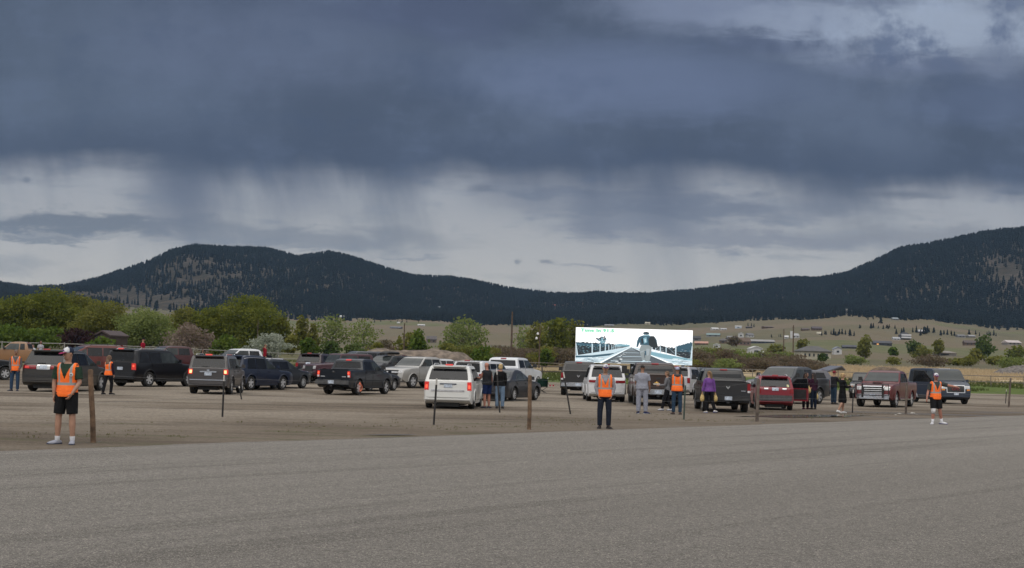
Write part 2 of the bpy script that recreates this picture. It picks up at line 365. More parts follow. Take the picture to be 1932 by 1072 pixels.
def lot():
    far = np.array([(p.x, p.y) for p in LOT_FAR]); n, m = 170, 90
    xs = np.linspace(0, 1, n); V = []
    for i in range(n):
        s = -70 + 300 * (i / (n - 1))                       # along the road edge
        e = EDGE_P + EDGE_D * s - EDGE_N * .6
        # run back from the road edge to the far side along a line of sight
        pxl = -300 + 2650 * (i / (n - 1)); r = ray(pxl, 690)
        # road edge on this line of sight
        k = (EDGE_P.dot(EDGE_N) - .8) / (r.x * EDGE_N.x + EDGE_N.y) if abs(r.x * EDGE_N.x + EDGE_N.y) > 1e-6 else 20
        y0 = k if 5 < k < 120 else 120
        y1 = float(np.interp(pxl, [966 + F * q[0] / q[1] for q in far], far[:, 1])) + 3 * fbm(pxl / 40., 3., 4, 2)
        y1 = max(y1, y0 + 4)
        for j in range(m):
            y = y0 + (y1 - y0) * j / (m - 1); x = r.x * y
            V.append((x, y, float(terrain_z(x, y)) + .02))
    V = np.array(V); V[:, 2] = terrain_z(V[:, 0], V[:, 1]) + .02 + .03 * fbm(V[:, 0] * .35, V[:, 1] * .35, 3, 3) * sst(2, 6, off_road(V[:, 0], V[:, 1]))
    i = np.arange(n * m).reshape(n, m); Fc = np.stack([i[:-1, :-1], i[1:, :-1], i[1:, 1:], i[:-1, 1:]], -1).reshape(-1, 4)
    tag(link('parking_lot', mesh_np('parking_lot', V, Fc, True), DIRT), kind='structure')
lot()
def road():
    V = []; Fc = []; N = 420; M = 8
    for i in range(N):
        s = -60 + 220 * i / (N - 1)
        j = 1.1 * fbm(s * .22, 0, 5, 11) + .25 * fbm(s * 2.2, 5, 3, 12)
        for k in range(M):
            w = (k / (M - 1)) ** 1.6
            p = EDGE_P + EDGE_D * s + EDGE_N * (j * (1 - w) - 62 * w)
            V.append((p.x, p.y, .036 if k else .012))
    for i in range(N - 1):
        for k in range(M - 1): a = i * M + k; Fc.append((a, a + 1, a + M + 1, a + M))
    tag(link('road', mesh_py('road', V, Fc, True), ROAD), kind='structure')
road()
# puddles by the road edge
WATER = pm('muddy_water', (.05, .043, .036), .3, var=.1, ior=1.33)
PALE = pm('pale_water', (.16, .155, .145), .08, var=.1, ior=1.33)
def puddle(pts, mat):
    V = [(0, 0, 0)]; c = sum((gp(*q) for q in pts), Vector()) / len(pts); P = []
    for i in range(len(pts)):
        a, b = gp(*pts[i]), gp(*pts[(i + 1) % len(pts)])
        for k in range(6):
            q = a.lerp(b, k / 6); q = c + (q - c) * (1 + .18 * (random.random() - .5)); P.append((q.x, q.y, .036))
    P = [(c.x, c.y, .036)] + P; n = len(P) - 1
    tag(link('puddle', mesh_py('puddle', P, [(0, i + 1, (i + 1) % n + 1) for i in range(n)]), mat), kind='structure')
puddle([(680, 823.4), (712, 822.7), (745, 823.0), (772, 822.6), (790, 823.3), (752, 824.0), (720, 823.7)], WATER)
puddle([(1390, 787.5), (1480, 784.5), (1570, 784), (1640, 784.5), (1600, 788), (1500, 790)], PALE)
puddle([(1568, 787.3), (1590, 787.3), (1586, 788.6), (1566, 788.6)], WATER)
# earth berm and rubble behind the far row
BERM = pm('dry_earth', (.15, .118, .092), .95, var=.45, scale=1.2, bump=.8)
RUB = pm('grey_rubble', (.13, .115, .105), .95, var=.5, scale=1.6, bump=.8)
def mound(name, px0, px1, d, ytop, mat, depth=7, rough=.5, ramp=5.):
    a, b = gd(px0, d), gd(px1, d); n, m = 90, 14; V = []
    h = (up((px0 + px1) / 2, ytop, d).z - (a.z + b.z) / 2)
    for i in range(n):
        t = i / (n - 1); q = a.lerp(b, t); prof = math.sin(math.pi / 2 * min(1, ramp * t, ramp * (1 - t))) ** .8
        for j in range(m):
            s = j / (m - 1) * 2 - 1; yo = s * depth / 2; hh = h * prof * (1 - s * s) ** .8 * (1 + rough * float(fbm(q.x * .35, yo * .6 + 3, 5, 21)))
            V.append((q.x, q.y + yo, float(terrain_z(q.x, q.y + yo)) + hh - .05))
    Fc = [(i * m + j, (i + 1) * m + j, (i + 1) * m + j + 1, i * m + j + 1) for i in range(n - 1) for j in range(m - 1)]
    return tag(link(name, mesh_py(name, V, Fc, True), mat), kind='structure')
mound('earth_mound', 668, 905, 205, 661, BERM)
mound('earth_mound', 1872, 2080, 285, 684, RUB, rough=1.5, ramp=2.)
mound('earth_mound', 1630, 1716, 240, 692, pm('brushy_earth', (.12, .085, .055), .95, var=.5, scale=2.), rough=.9, ramp=2.)
# ------------------------------------------------------------------ conifer forest on the hills
def conifer_np(tiers=3, seg=6, seed=1):
    r = np.random.default_rng(seed); V = []; Fc = []
    for k in range(tiers):
        z0 = .1 + .9 * k / tiers * .92; z1 = min(1, z0 + .9 / tiers * 1.55); rad = .23 * (1 - .72 * k / tiers)
        b = len(V); V.append((0, 0, z1 if k == tiers - 1 else z1 - .04))
        for s in range(seg):
            a = 2 * math.pi * s / seg + k; q = rad * r.uniform(.65, 1.2); V.append((q * math.cos(a), q * math.sin(a), z0 + r.uniform(-.06, .05)))
        for s in range(seg): Fc.append((b, b + 1 + s, b + 1 + (s + 1) % seg))
    return np.array(V), np.array(Fc)
def needle_mat(name, a, b):
    m, t, p = new_mat(name); g = t.nodes.new('ShaderNodeNewGeometry')
    r = X(t, g.outputs['Random Per Island']); n = noise(t, g.outputs['Position'], .02, 3)
    t.links.new(mixc(t, r * .6 + rng(n, .35, .65) * .4, a, b), p.inputs['Base Color']); p.inputs['Roughness'].default_value = .9; p.inputs['Specular IOR Level'].default_value = .1
    return m
PINE = needle_mat('pine_needles', (.004, .0075, .010), (.012, .018, .018))
def hill_clear(px, E, nz):
    """how open the slope is at photo column px, E pixels above the horizon (0 = dense wood, 1 = bare)"""
    def g(cx, cy, rx, ry): return np.exp(-(((px - cx) / rx) ** 2 + ((E - (yh(cx) - cy)) / ry) ** 2))
    o = 1.5 * g(225, 560, 85, 20) + 1.25 * g(330, 575, 120, 14) + .75 * g(340, 520, 95, 34) + .5 * g(420, 530, 90, 35) + 1.25 * g(1905, 515, 48, 26) + .6 * g(1890, 560, 60, 30)
    o += .5 * g(640, 525, 50, 22) + .35 * g(520, 510, 50, 24) + 1.1 * g(1330, 590, 40, 7) + .8 * g(1420, 597, 60, 5) + .9 * g(560, 588, 60, 9) + .7 * g(110, 565, 60, 12) + .3 * g(1100, 575, 120, 12)
    et = np.interp(px, ETOP[:, 0], ETOP[:, 1]); o += 1.1 * (1 - sst(et - 4, et + 9, E))
    return o * .54 + nz * .9 - .12 * sst(500, 900, px) * (1 - sst(1840, 1880, px))
def forest():
    N = 105000; px = RNG.uniform(-160, 2100, N); d = np.sqrt(RNG.uniform((D0 - 90) ** 2, (D1 + 120) ** 2, N))
    ang = np.arctan((px - 966) / F); x = d * np.sin(ang); y = d * np.cos(ang); z = terrain_z(x, y)
    E = (z - CAM_Z) / y * F; nz = fbm(x / 55., y / 55., 4, 31) + .5 * fbm(x / 14., y / 14., 2, 33)
    op = hill_clear(px, E, nz)
    keep = RNG.random(N) < np.clip(1.12 - op * 1.3, .0, 1) ** 1.6 * .75 + .008
    V = []; Fc = []; off = 0
    x, y, z, px, op = x[keep], y[keep], z[keep], px[keep], op[keep]
    T = [conifer_np(3, 6, s) for s in range(4)]
    h = RNG.uniform(4.5, 10.5, len(x)) * np.where(px < 330, 1.12, 1.0); wd = RNG.uniform(.8, 1.35, len(x)); rot = RNG.uniform(0, 6.28, len(x)); kind = RNG.integers(0, 4, len(x))
    for k in range(4):
        s = kind == k; tv, tf = T[k]; c, sn = np.cos(rot[s])[:, None], np.sin(rot[s])[:, None]; H = h[s][:, None]; W = wd[s][:, None] * H
        P = np.stack([x[s][:, None] + (tv[:, 0] * c - tv[:, 1] * sn) * W, y[s][:, None] + (tv[:, 0] * sn + tv[:, 1] * c) * W, z[s][:, None] + tv[:, 2] * H - .3], -1)
        n = P.shape[0]; V.append(P.reshape(-1, 3)); Fc.append((tf[None] + (np.arange(n) * len(tv))[:, None, None]).reshape(-1, 3) + off); off += n * len(tv)
    o = link('pine_forest', mesh_np('pine_forest', np.concatenate(V), np.concatenate(Fc)), PINE)
    tag(o, 'dark blue-green pine wood covering the hills along the skyline', 'forest', kind='stuff')
    print('forest trees', len(x))
forest()
# single pines standing in the fields below the hills
def lone_pines():
    protos = [mesh_np('crown', *conifer_np(4, 7, 40 + k)) for k in range(3)]
    for p in protos: p.materials.append(PINE)
    tm = MB().tube([(0, 0, 0), (0, 0, .3)], [.028, .02], 6).mesh('trunk'); BARK = pm('pine_bark', (.06, .04, .028), .95); tm.materials.append(BARK)
    def one(p, h, label, group, wid=1.):
        e = empty('pine_tree', p, random.uniform(0, 6.28)); e.scale = (h * wid, h * wid, h)
        for nm, me in (('crown', random.choice(protos)), ('trunk', tm)):
            o = bpy.data.objects.new(nm, me); COL.objects.link(o); o.parent = e
        tag(e, label, 'tree', group)
    for px, py, h, lab in ((985, 664, 31, 'lone dark spruce between the two utility poles left of the screen'), (1737, 634, 13, 'small dark pine beside the dark house with white balconies'), (1662, 611, 18, 'tall pine rising from the tree row on the right meadow')):
        p = gp(px, py); one(p, h * p.y / F, lab, None, 1.25)
    rows = [(1452, 1474, 636, 4, 6), (1568, 1612, 633, 11, 12), (1620, 1690, 620, 14, 9), (1690, 1765, 629, 16, 12), (1540, 1560, 632, 5, 9), (1405, 1425, 617, 4, 9), (1350, 1362, 610, 4, 9), (1318, 1350, 609, 7, 8), (1240, 1296, 611, 7, 8), (1590, 1625, 596, 8, 8), (1630, 1650, 602, 4, 7),
            (700, 790, 609, 10, 5), (870, 960, 612, 11, 6), (650, 700, 602, 7, 7), (500, 540, 612, 6, 6), (1080, 1110, 610, 6, 6), (1770, 1900, 633, 14, 10), (560, 600, 604, 6, 6), (960, 1060, 608, 9, 5), (1120, 1230, 606, 10, 6)]
    for a, b, py, n, h in rows:
        for k in range(n):
            p = gp(random.uniform(a, b), py + random.uniform(-2, 2)); one(p, h * random.uniform(.7, 1.25) * p.y / F, 'small dark pine standing in the dry fields below the wooded hills', 'pines in the fields', random.uniform(.9, 1.4))
lone_pines()
# ------------------------------------------------------------------ broadleaf trees and bushes
def leaf_mat(name, a, b, c):
    m, t, p = new_mat(name); g = t.nodes.new('ShaderNodeNewGeometry'); r = X(t, g.outputs['Random Per Island'])
    n = noise(t, g.outputs['Position'], .35, 3, .6)
    col = mixc(t, r, a, b); col = mixc(t, rng(n, .42, .68) * .75, col, c)
    t.links.new(col, p.inputs['Base Color']); p.inputs['Roughness'].default_value = .8; p.inputs['Specular IOR Level'].default_value = .15
    tr = t.nodes.new('ShaderNodeBsdfTranslucent'); t.links.new(col, tr.inputs['Color']); mx = t.nodes.new('ShaderNodeMixShader'); mx.inputs[0].default_value = .45
    t.links.new(p.outputs[0], mx.inputs[1]); t.links.new(tr.outputs[0], mx.inputs[2]); t.links.new(mx.outputs[0], t.nodes['Material Output'].inputs['Surface'])
    return m
LEAF = dict(green=leaf_mat('cottonwood_leaves', (0.082, 0.106, 0.017), (0.150, 0.167, 0.028), (0.217, 0.226, 0.038)),
    olive=leaf_mat('willow_leaves', (0.101, 0.113, 0.023), (0.173, 0.173, 0.038), (0.244, 0.230, 0.054)),
    pale=leaf_mat('young_leaves', (0.117, 0.152, 0.043), (0.195, 0.237, 0.071), (0.257, 0.289, 0.098)),
    bright=leaf_mat('shrub_leaves', (0.052, 0.092, 0.014), (0.098, 0.144, 0.023), (0.139, 0.183, 0.033)),
    purple=leaf_mat('purple_leaves', (0.026, 0.014, 0.017), (0.048, 0.024, 0.026), (0.066, 0.036, 0.036)),
    pink=leaf_mat('pink_blossom', (0.167, 0.122, 0.093), (0.274, 0.215, 0.176), (0.323, 0.264, 0.215)),
    white=leaf_mat('white_blossom', (0.240, 0.264, 0.204), (0.432, 0.456, 0.384), (0.144, 0.180, 0.090)),
    brown=leaf_mat('bare_twigs', (.125, .092, .064), (.18, .138, .1), (.14, .125, .07)),
    dark=leaf_mat('dark_leaves', (0.044, 0.078, 0.024), (0.085, 0.121, 0.034), (0.122, 0.156, 0.044)),
    yellow=leaf_mat('yellow_green_leaves', (0.115, 0.121, 0.027), (0.176, 0.182, 0.047), (0.216, 0.216, 0.068)))
BARK = pm('grey_bark', (.12, .1, .085), .95); PALEBARK = pm('pale_bark', (.3, .27, .23), .9)
def crown_mesh(h, w, n, leaf, base=.16, lobes=9, tall=False, dens=1., rs=0):
    r = np.random.default_rng(rs); P = []
    L = []
    for k in range(lobes):
        t = (k + .5) / lobes; zz = base + (1 - base) * (.16 + .72 * t); prof = (math.sin(math.pi * min(1, max(.04, (zz - base) / (1 - base)) ** (.9 if not tall else .6))) ** .45)
        a = r.uniform(0, 6.28); rr = r.uniform(.2, .62) * prof * .5 * w
        L.append((rr * math.cos(a), rr * math.sin(a), zz * h, w * .5 * prof * r.uniform(.5, .78), h * (1 - base) * r.uniform(.14, .24)))
    L.append((0, 0, h * (base + (1 - base) * .42), w * .36, h * (1 - base) * .34))
    L.append((r.uniform(-.1, .1) * w, 0, h * .86, w * .2, h * .13))
    wt = np.array([q[3] ** 1.6 * q[4] for q in L]); wt /= wt.sum(); cnt = r.multinomial(n, wt)
    for (cx, cy, cz, ra, rz), m in zip(L, cnt):
        v = r.normal(size=(m, 3)); v /= np.linalg.norm(v, axis=1)[:, None]; q = r.uniform(.35, 1.0, m) ** .45 * (1 + .16 * r.normal(size=m))
        P.append(np.stack([cx + v[:, 0] * ra * q, cy + v[:, 1] * ra * q, cz + v[:, 2] * rz * q], -1))
    P = np.concatenate(P); P[:, 2] = np.maximum(P[:, 2], h * base * .6 + .05); n = len(P)
    ax = r.normal(size=(n, 3)); ax /= np.linalg.norm(ax, axis=1)[:, None]; bx = np.cross(ax, r.normal(size=(n, 3))); bx /= np.linalg.norm(bx, axis=1)[:, None]
    s = leaf * r.uniform(.55, 1.3, n)[:, None]; ax = ax * s; bx = bx * s * .75
    V = np.stack([P - ax, P - bx * .9, P + ax, P + bx], 1).reshape(-1, 3); Fc = np.arange(4 * n).reshape(n, 4)
    return mesh_np('crown', V, Fc)
_tn = [0]
def tree(px, ytop, wpx, kind, label, d=None, ybase=None, name='tree', cat='tree', leaf=.42, dens=1., tall=False, base=.06, trunk=True, bark=None, group=None):
    _tn[0] += 1
    p = gd(px, d) if d else gp(px, ybase)
    h = up(px, ytop, p.y).z - p.z; w = wpx * p.y / F
    leaf = leaf * max(.55, min(1.6, p.y / 300)); n = int(np.clip(dens * 3.0 * w * h / (leaf * leaf), 500, 24000))
    e = empty(name, p, 0); tag(e, label, cat, group)
    link('crown', crown_mesh(h, w, n, leaf, base, 11 if h > 5 else 7, tall, rs=_tn[0]), LEAF[kind], e)
    if trunk:
        b = MB(); r = random.Random(_tn[0]); tr = max(.06, h * .022)
        b.tube([(0, 0, -.1), (0, .05, h * .3), (.05, 0, h * .62), (0, 0, h * .85)], [tr, tr * .75, tr * .45, tr * .12], 7)
        for k in range(7):
            a = r.uniform(0, 6.28); z0 = h * r.uniform(.18, .55); l = w * r.uniform(.2, .4)
            b.tube([(0, 0, z0), (l * .5 * math.cos(a), l * .5 * math.sin(a), z0 + h * .13), (l * math.cos(a), l * math.sin(a), z0 + h * .3)], [tr * .45, tr * .3, tr * .08], 5)
        b.build('trunk', bark or BARK, e, True)
    else:
        b = MB(); r = random.Random(_tn[0])
        for k in range(7):
            a = r.uniform(0, 6.28); b.tube([(0, 0, -.05), (w * .2 * math.cos(a), w * .2 * math.sin(a), h * .45), (w * .33 * math.cos(a), w * .33 * math.sin(a), h * .75)], [.03, .02, .008], 4)
        b.build('stem', BARK, e)
# tree line on the left
for a in (
    (-40, 575, 120, 'green', 'big green tree at the left edge of the tree line, cut by the frame', 300),
    (22, 560, 105, 'green', 'leafy green tree second from the left end of the tree line', 300),
    (88, 549, 120, 'green', 'tallest broad green tree of the left clump, above the far left pickup', 305),
    (150, 556, 95, 'olive', 'olive green rounded tree above the purple-leaved tree', 310),
    (202, 569, 110, 'olive', 'olive tree rising directly behind the dark brown gabled house', 285),
    (268, 584, 105, 'pale', 'paler loose willow right of the brown gabled house', 275),
    (345, 581, 80, 'olive', 'olive tree standing behind the pink blossoming tree', 310),
    (398, 577, 75, 'green', 'narrow green tree left of the big dense rounded tree', 310),
    (466, 555, 112, 'green', 'big dense rounded green tree, right end of the left tree line', 315),
    (526, 597, 42, 'olive', 'small olive tree at the right foot of the big rounded tree', 315)):
    tree(*a[:2], a[2] * 1.18, *a[3:], leaf=.24, dens=1.7, base=.03)
tree(10, 612, 120, 'bright', 'low yellow-green tree in front of the tree line at far left', 240)
tree(75, 618, 90, 'bright', 'bright green bushy tree left of the purple-leaved tree', 240)
tree(142, 619, 80, 'purple', 'dark purple-leaved tree beside the brown gabled house', 232, leaf=.34)
tree(350, 609, 78, 'pink', 'pale pink blossoming tree behind the maroon pickup', 226, leaf=.26, dens=.7)
tree(395, 628, 50, 'pink', 'small half-bare pinkish shrub right of the pink blossoming tree', 226, leaf=.26, dens=.5)
tree(420, 632, 60, 'bright', 'green shrub between the pink and white blossoming trees', 224, name='bush', cat='bush', trunk=False)
tree(503, 628, 80, 'white', 'white blossoming bush behind the white pickup', 206, leaf=.26, dens=1.1, base=.05)
tree(462, 652, 36, 'white', 'small pale flowering bush left of the white blossoming bush', 206, leaf=.24, base=.05, trunk=False, name='bush', cat='bush')
tree(192, 636, 70, 'bright', 'low green bush in front of the brown gabled house', 205, name='bush', cat='bush', trunk=False)
tree(568, 594, 40, 'olive', 'narrow upright olive tree right of the white blossoming bush', 330, tall=True, leaf=.36, dens=.9)
tree(588, 609, 28, 'olive', 'small upright tree leaning on the narrow olive tree', 325, tall=True, leaf=.36, dens=.9)
tree(550, 632, 40, 'olive', 'dull olive shrub at the foot of the narrow upright tree', 290, trunk=False, name='bush', cat='bush')
tree(626, 593, 76, 'pale', 'pale thin-leaved tree above the two round green bushes', 330, leaf=.3, dens=.42)
tree(684, 599, 70, 'pale', 'see-through pale tree in front of the dry field', 330, leaf=.3, dens=.32, bark=PALEBARK)
tree(583, 637, 46, 'bright', 'round bright green bush, leftmost of three along the rail fence', 240, name='bush', cat='bush', trunk=False, base=.02)
tree(624, 643, 44, 'dark', 'round dark green bush, middle of three along the rail fence', 240, name='bush', cat='bush', trunk=False, base=.02)
tree(668, 648, 52, 'dark', 'low dark green bush, rightmost of three along the rail fence', 240, name='bush', cat='bush', trunk=False, base=.02)
tree(706, 646, 40, 'olive', 'dull low shrub left of the dark wooden pole', 250, name='bush', cat='bush', trunk=False, base=.02)
tree(786, 624, 48, 'bright', 'bright green rounded bush just right of the dark wooden pole', 262, base=.02, dens=1.2)
tree(772, 626, 60, 'olive', 'thin olive shrub behind the bright green rounded bush', 300, dens=.5, trunk=False, name='bush', cat='bush')
tree(842, 647, 44, 'olive', 'small olive bush above the earth mound', 262, name='bush', cat='bush', trunk=False, base=.02)
tree(912, 653, 52, 'bright', 'green bush at the right end of the earth mound', 240, name='bush', cat='bush', trunk=False, base=.02)
tree(880, 600, 108, 'pale', 'wide pale poplar clump with white trunks in the field centre', 380, leaf=.32, dens=.55, bark=PALEBARK)
tree(850, 612, 40, 'pale', 'slim pale poplar at the left side of the wide poplar clump', 385, leaf=.32, dens=.4, bark=PALEBARK)
tree(985, 612, 60, 'pale', 'thin pale poplar behind the brown wooden utility pole', 420, leaf=.3, dens=.28, bark=PALEBARK)
tree(1012, 606, 60, 'olive', 'light olive tree between the utility poles', 400, leaf=.34, dens=.7)
tree(1052, 599, 62, 'green', 'full green tree immediately left of the screen', 390, leaf=.36, dens=1.3)
tree(1082, 605, 40, 'olive', 'olive tree partly hidden by the left edge of the screen', 400, leaf=.36)
tree(1030, 659, 28, 'bright', 'small green bush left of the screen below the pole with lamps', 250, name='bush', cat='bush', trunk=False, base=.02)
BR = [(px, 652 + (px - 840) * .018 + random.uniform(-3, 3), random.uniform(52, 84), random.uniform(272, 300)) for px in range(846, 1110, 20)]
BR += [(px, 657 + random.uniform(-4, 4) + (9 if px > 1400 else 0), random.uniform(55, 85), random.uniform(280, 300)) for px in range(1318, 1500, 18)]
BR += [(px, 676 + random.uniform(-4, 4), random.uniform(60, 95), random.uniform(255, 275)) for px in range(1322, 1540, 24)]
BR += [(px, 670 + random.uniform(-3, 4), random.uniform(34, 80), random.uniform(330, 420)) for px in range(1610, 1960, 74)] + [(760, 650, 60, 330), (725, 640, 50, 380), (705, 650, 60, 360)]
for i, (px, yt, w, dd) in enumerate(BR):
    tree(px, yt, w, random.choice(('brown', 'brown', 'olive', 'pale') if px < 1600 else ('olive', 'brown', 'pale')), 'low willow brush of bare brown twigs and first leaves behind the back fence', dd, name='bush', cat='bush', trunk=False, base=.01, leaf=.2, dens=.9, group='bare brown brush behind the back fence')
for px, yt, yb, w, k, lab in ((1632, 632, 680, 34, 'yellow', 'pale yellow-green upright tree right of the big beige house'), (1686, 656, 671, 24, 'bright', 'small round green tree below the dark house with balconies'), (1722, 641, 672, 32, 'dark', 'dark green round tree in the field right of the meadow'),
        (1738, 652, 680, 40, 'yellow', 'yellow-green bush in front of the dark round tree'), (1771, 639, 672, 24, 'olive', 'thin grey-green upright tree in the right field'), (1857, 632, 682, 42, 'dark', 'dark green egg-shaped tree near the right edge'), (1842, 658, 684, 34, 'olive', 'olive shrub leaning on the egg-shaped tree'), (1918, 652, 680, 44, 'green', 'green bushy tree at the right edge above the rubble'),
        (1885, 672, 690, 56, 'olive', 'long low olive bush below the egg-shaped tree'), (1808, 677, 690, 66, 'olive', 'long low olive bush above the tan grass at right'), (1955, 640, 684, 50, 'dark', 'dark tree cut by the right frame edge'),
        (1465, 650, 676, 40, 'yellow', 'pale lime bush in front of the white gabled house'), (1515, 640, 662, 26, 'olive', 'small olive tree left of the big beige house'), (1552, 668, 682, 18, 'dark', 'small dark round shrub in front of the big beige house'), (1385, 634, 655, 30, 'brown', 'bare brown tree beside the brown farm house')):
    tree(px, yt, w, k, lab, None, yb, leaf=.36, dens=1.0, base=.05)
# ------------------------------------------------------------------ far houses
def house(px, py, wpx, hpx, roofc, wallc, label, style='gable', rz=None, win=2, d=None, cat='house', name='house'):
    p = gd(px, d) if d else gp(px, py)
    s = p.y / F; w = wpx * s; h = hpx * s; dp = max(min(w * .7, 12), 5); rz = random.uniform(-.25, .25) if rz is None else rz
    p.z = up(px, py, p.y).z if d else p.z
    e = empty(name, p, rz); tag(e, label, cat)
    wm = pm('wall_paint', wallc, .8, var=.12, scale=.6); rm = pm('roof_cover', roofc, .75, var=.15, scale=.8)
    wh = h * (.52 if style == 'gable' else .62 if style == 'hip' else .72)
    MB().box((0, dp / 2, wh / 2 - .6), (w * .94, dp * .94, wh + 1.2)).build('wall', wm, e)
    x, y0, y1 = w / 2, -.03 * dp, dp * 1.03; b = MB()
    if style == 'front':      # gable end towards the viewer
        b.add([(-x, y0, wh), (0, y0, h), (x, y0, wh), (-x, y1, wh), (0, y1, h), (x, y1, wh), (-x, y0, wh - .25), (x, y0, wh - .25), (0, y0, h - .3), (-x, y1, wh - .25), (x, y1, wh - .25), (0, y1, h - .3)],
              [(0, 1, 4, 3), (1, 2, 5, 4), (0, 6, 8, 1), (1, 8, 7, 2), (6, 9, 11, 8), (8, 11, 10, 7), (3, 4, 11, 9), (4, 5, 10, 11), (0, 3, 9, 6), (2, 7, 10, 5)])
        MB().add([(-x * .93, dp * .03, wh), (x * .93, dp * .03, wh), (0, dp * .03, h - .35), (-x * .93, dp * .09, wh), (x * .93, dp * .09, wh), (0, dp * .09, h - .35)], [(0, 1, 2), (5, 4, 3), (0, 2, 5, 3), (1, 4, 5, 2)]).build('gable', wm, e)
    else:
        k = {'gable': .0, 'hip': .32, 'flat': .0}[style] * w
        b.add([(-x, y0, wh), (x, y0, wh), (x, y1, wh), (-x, y1, wh), (-x + k, dp / 2, h), (x - k, dp / 2, h), (-x, y0, wh - .25), (x, y0, wh - .25), (x, y1, wh - .25), (-x, y1, wh - .25)],
              [(0, 1, 5, 4), (2, 3, 4, 5), (1, 2, 5), (3, 0, 4), (0, 6, 7, 1), (1, 7, 8, 2), (2, 8, 9, 3), (3, 9, 6, 0), (6, 9, 8, 7)])
    b.build('roof', rm, e)
    wn = pm('window_glass', (.03, .035, .04), .15, var=.05)
    for k in range(win):
        wx = (-.5 + (k + .5) / win) * w * .82
        MB().box((wx, dp * .03 - .04, wh * .5), (w / win * .32, .08, wh * .36)).build('window', wn, e)
    return e
GREY, DK, WH, CRM, BRN, RED, TEAL = (.13, .13, .135), (.05, .05, .055), (.45, .45, .45), (.36, .33, .26), (.11, .075, .055), (.32, .14, .1), (.16, .22, .22)
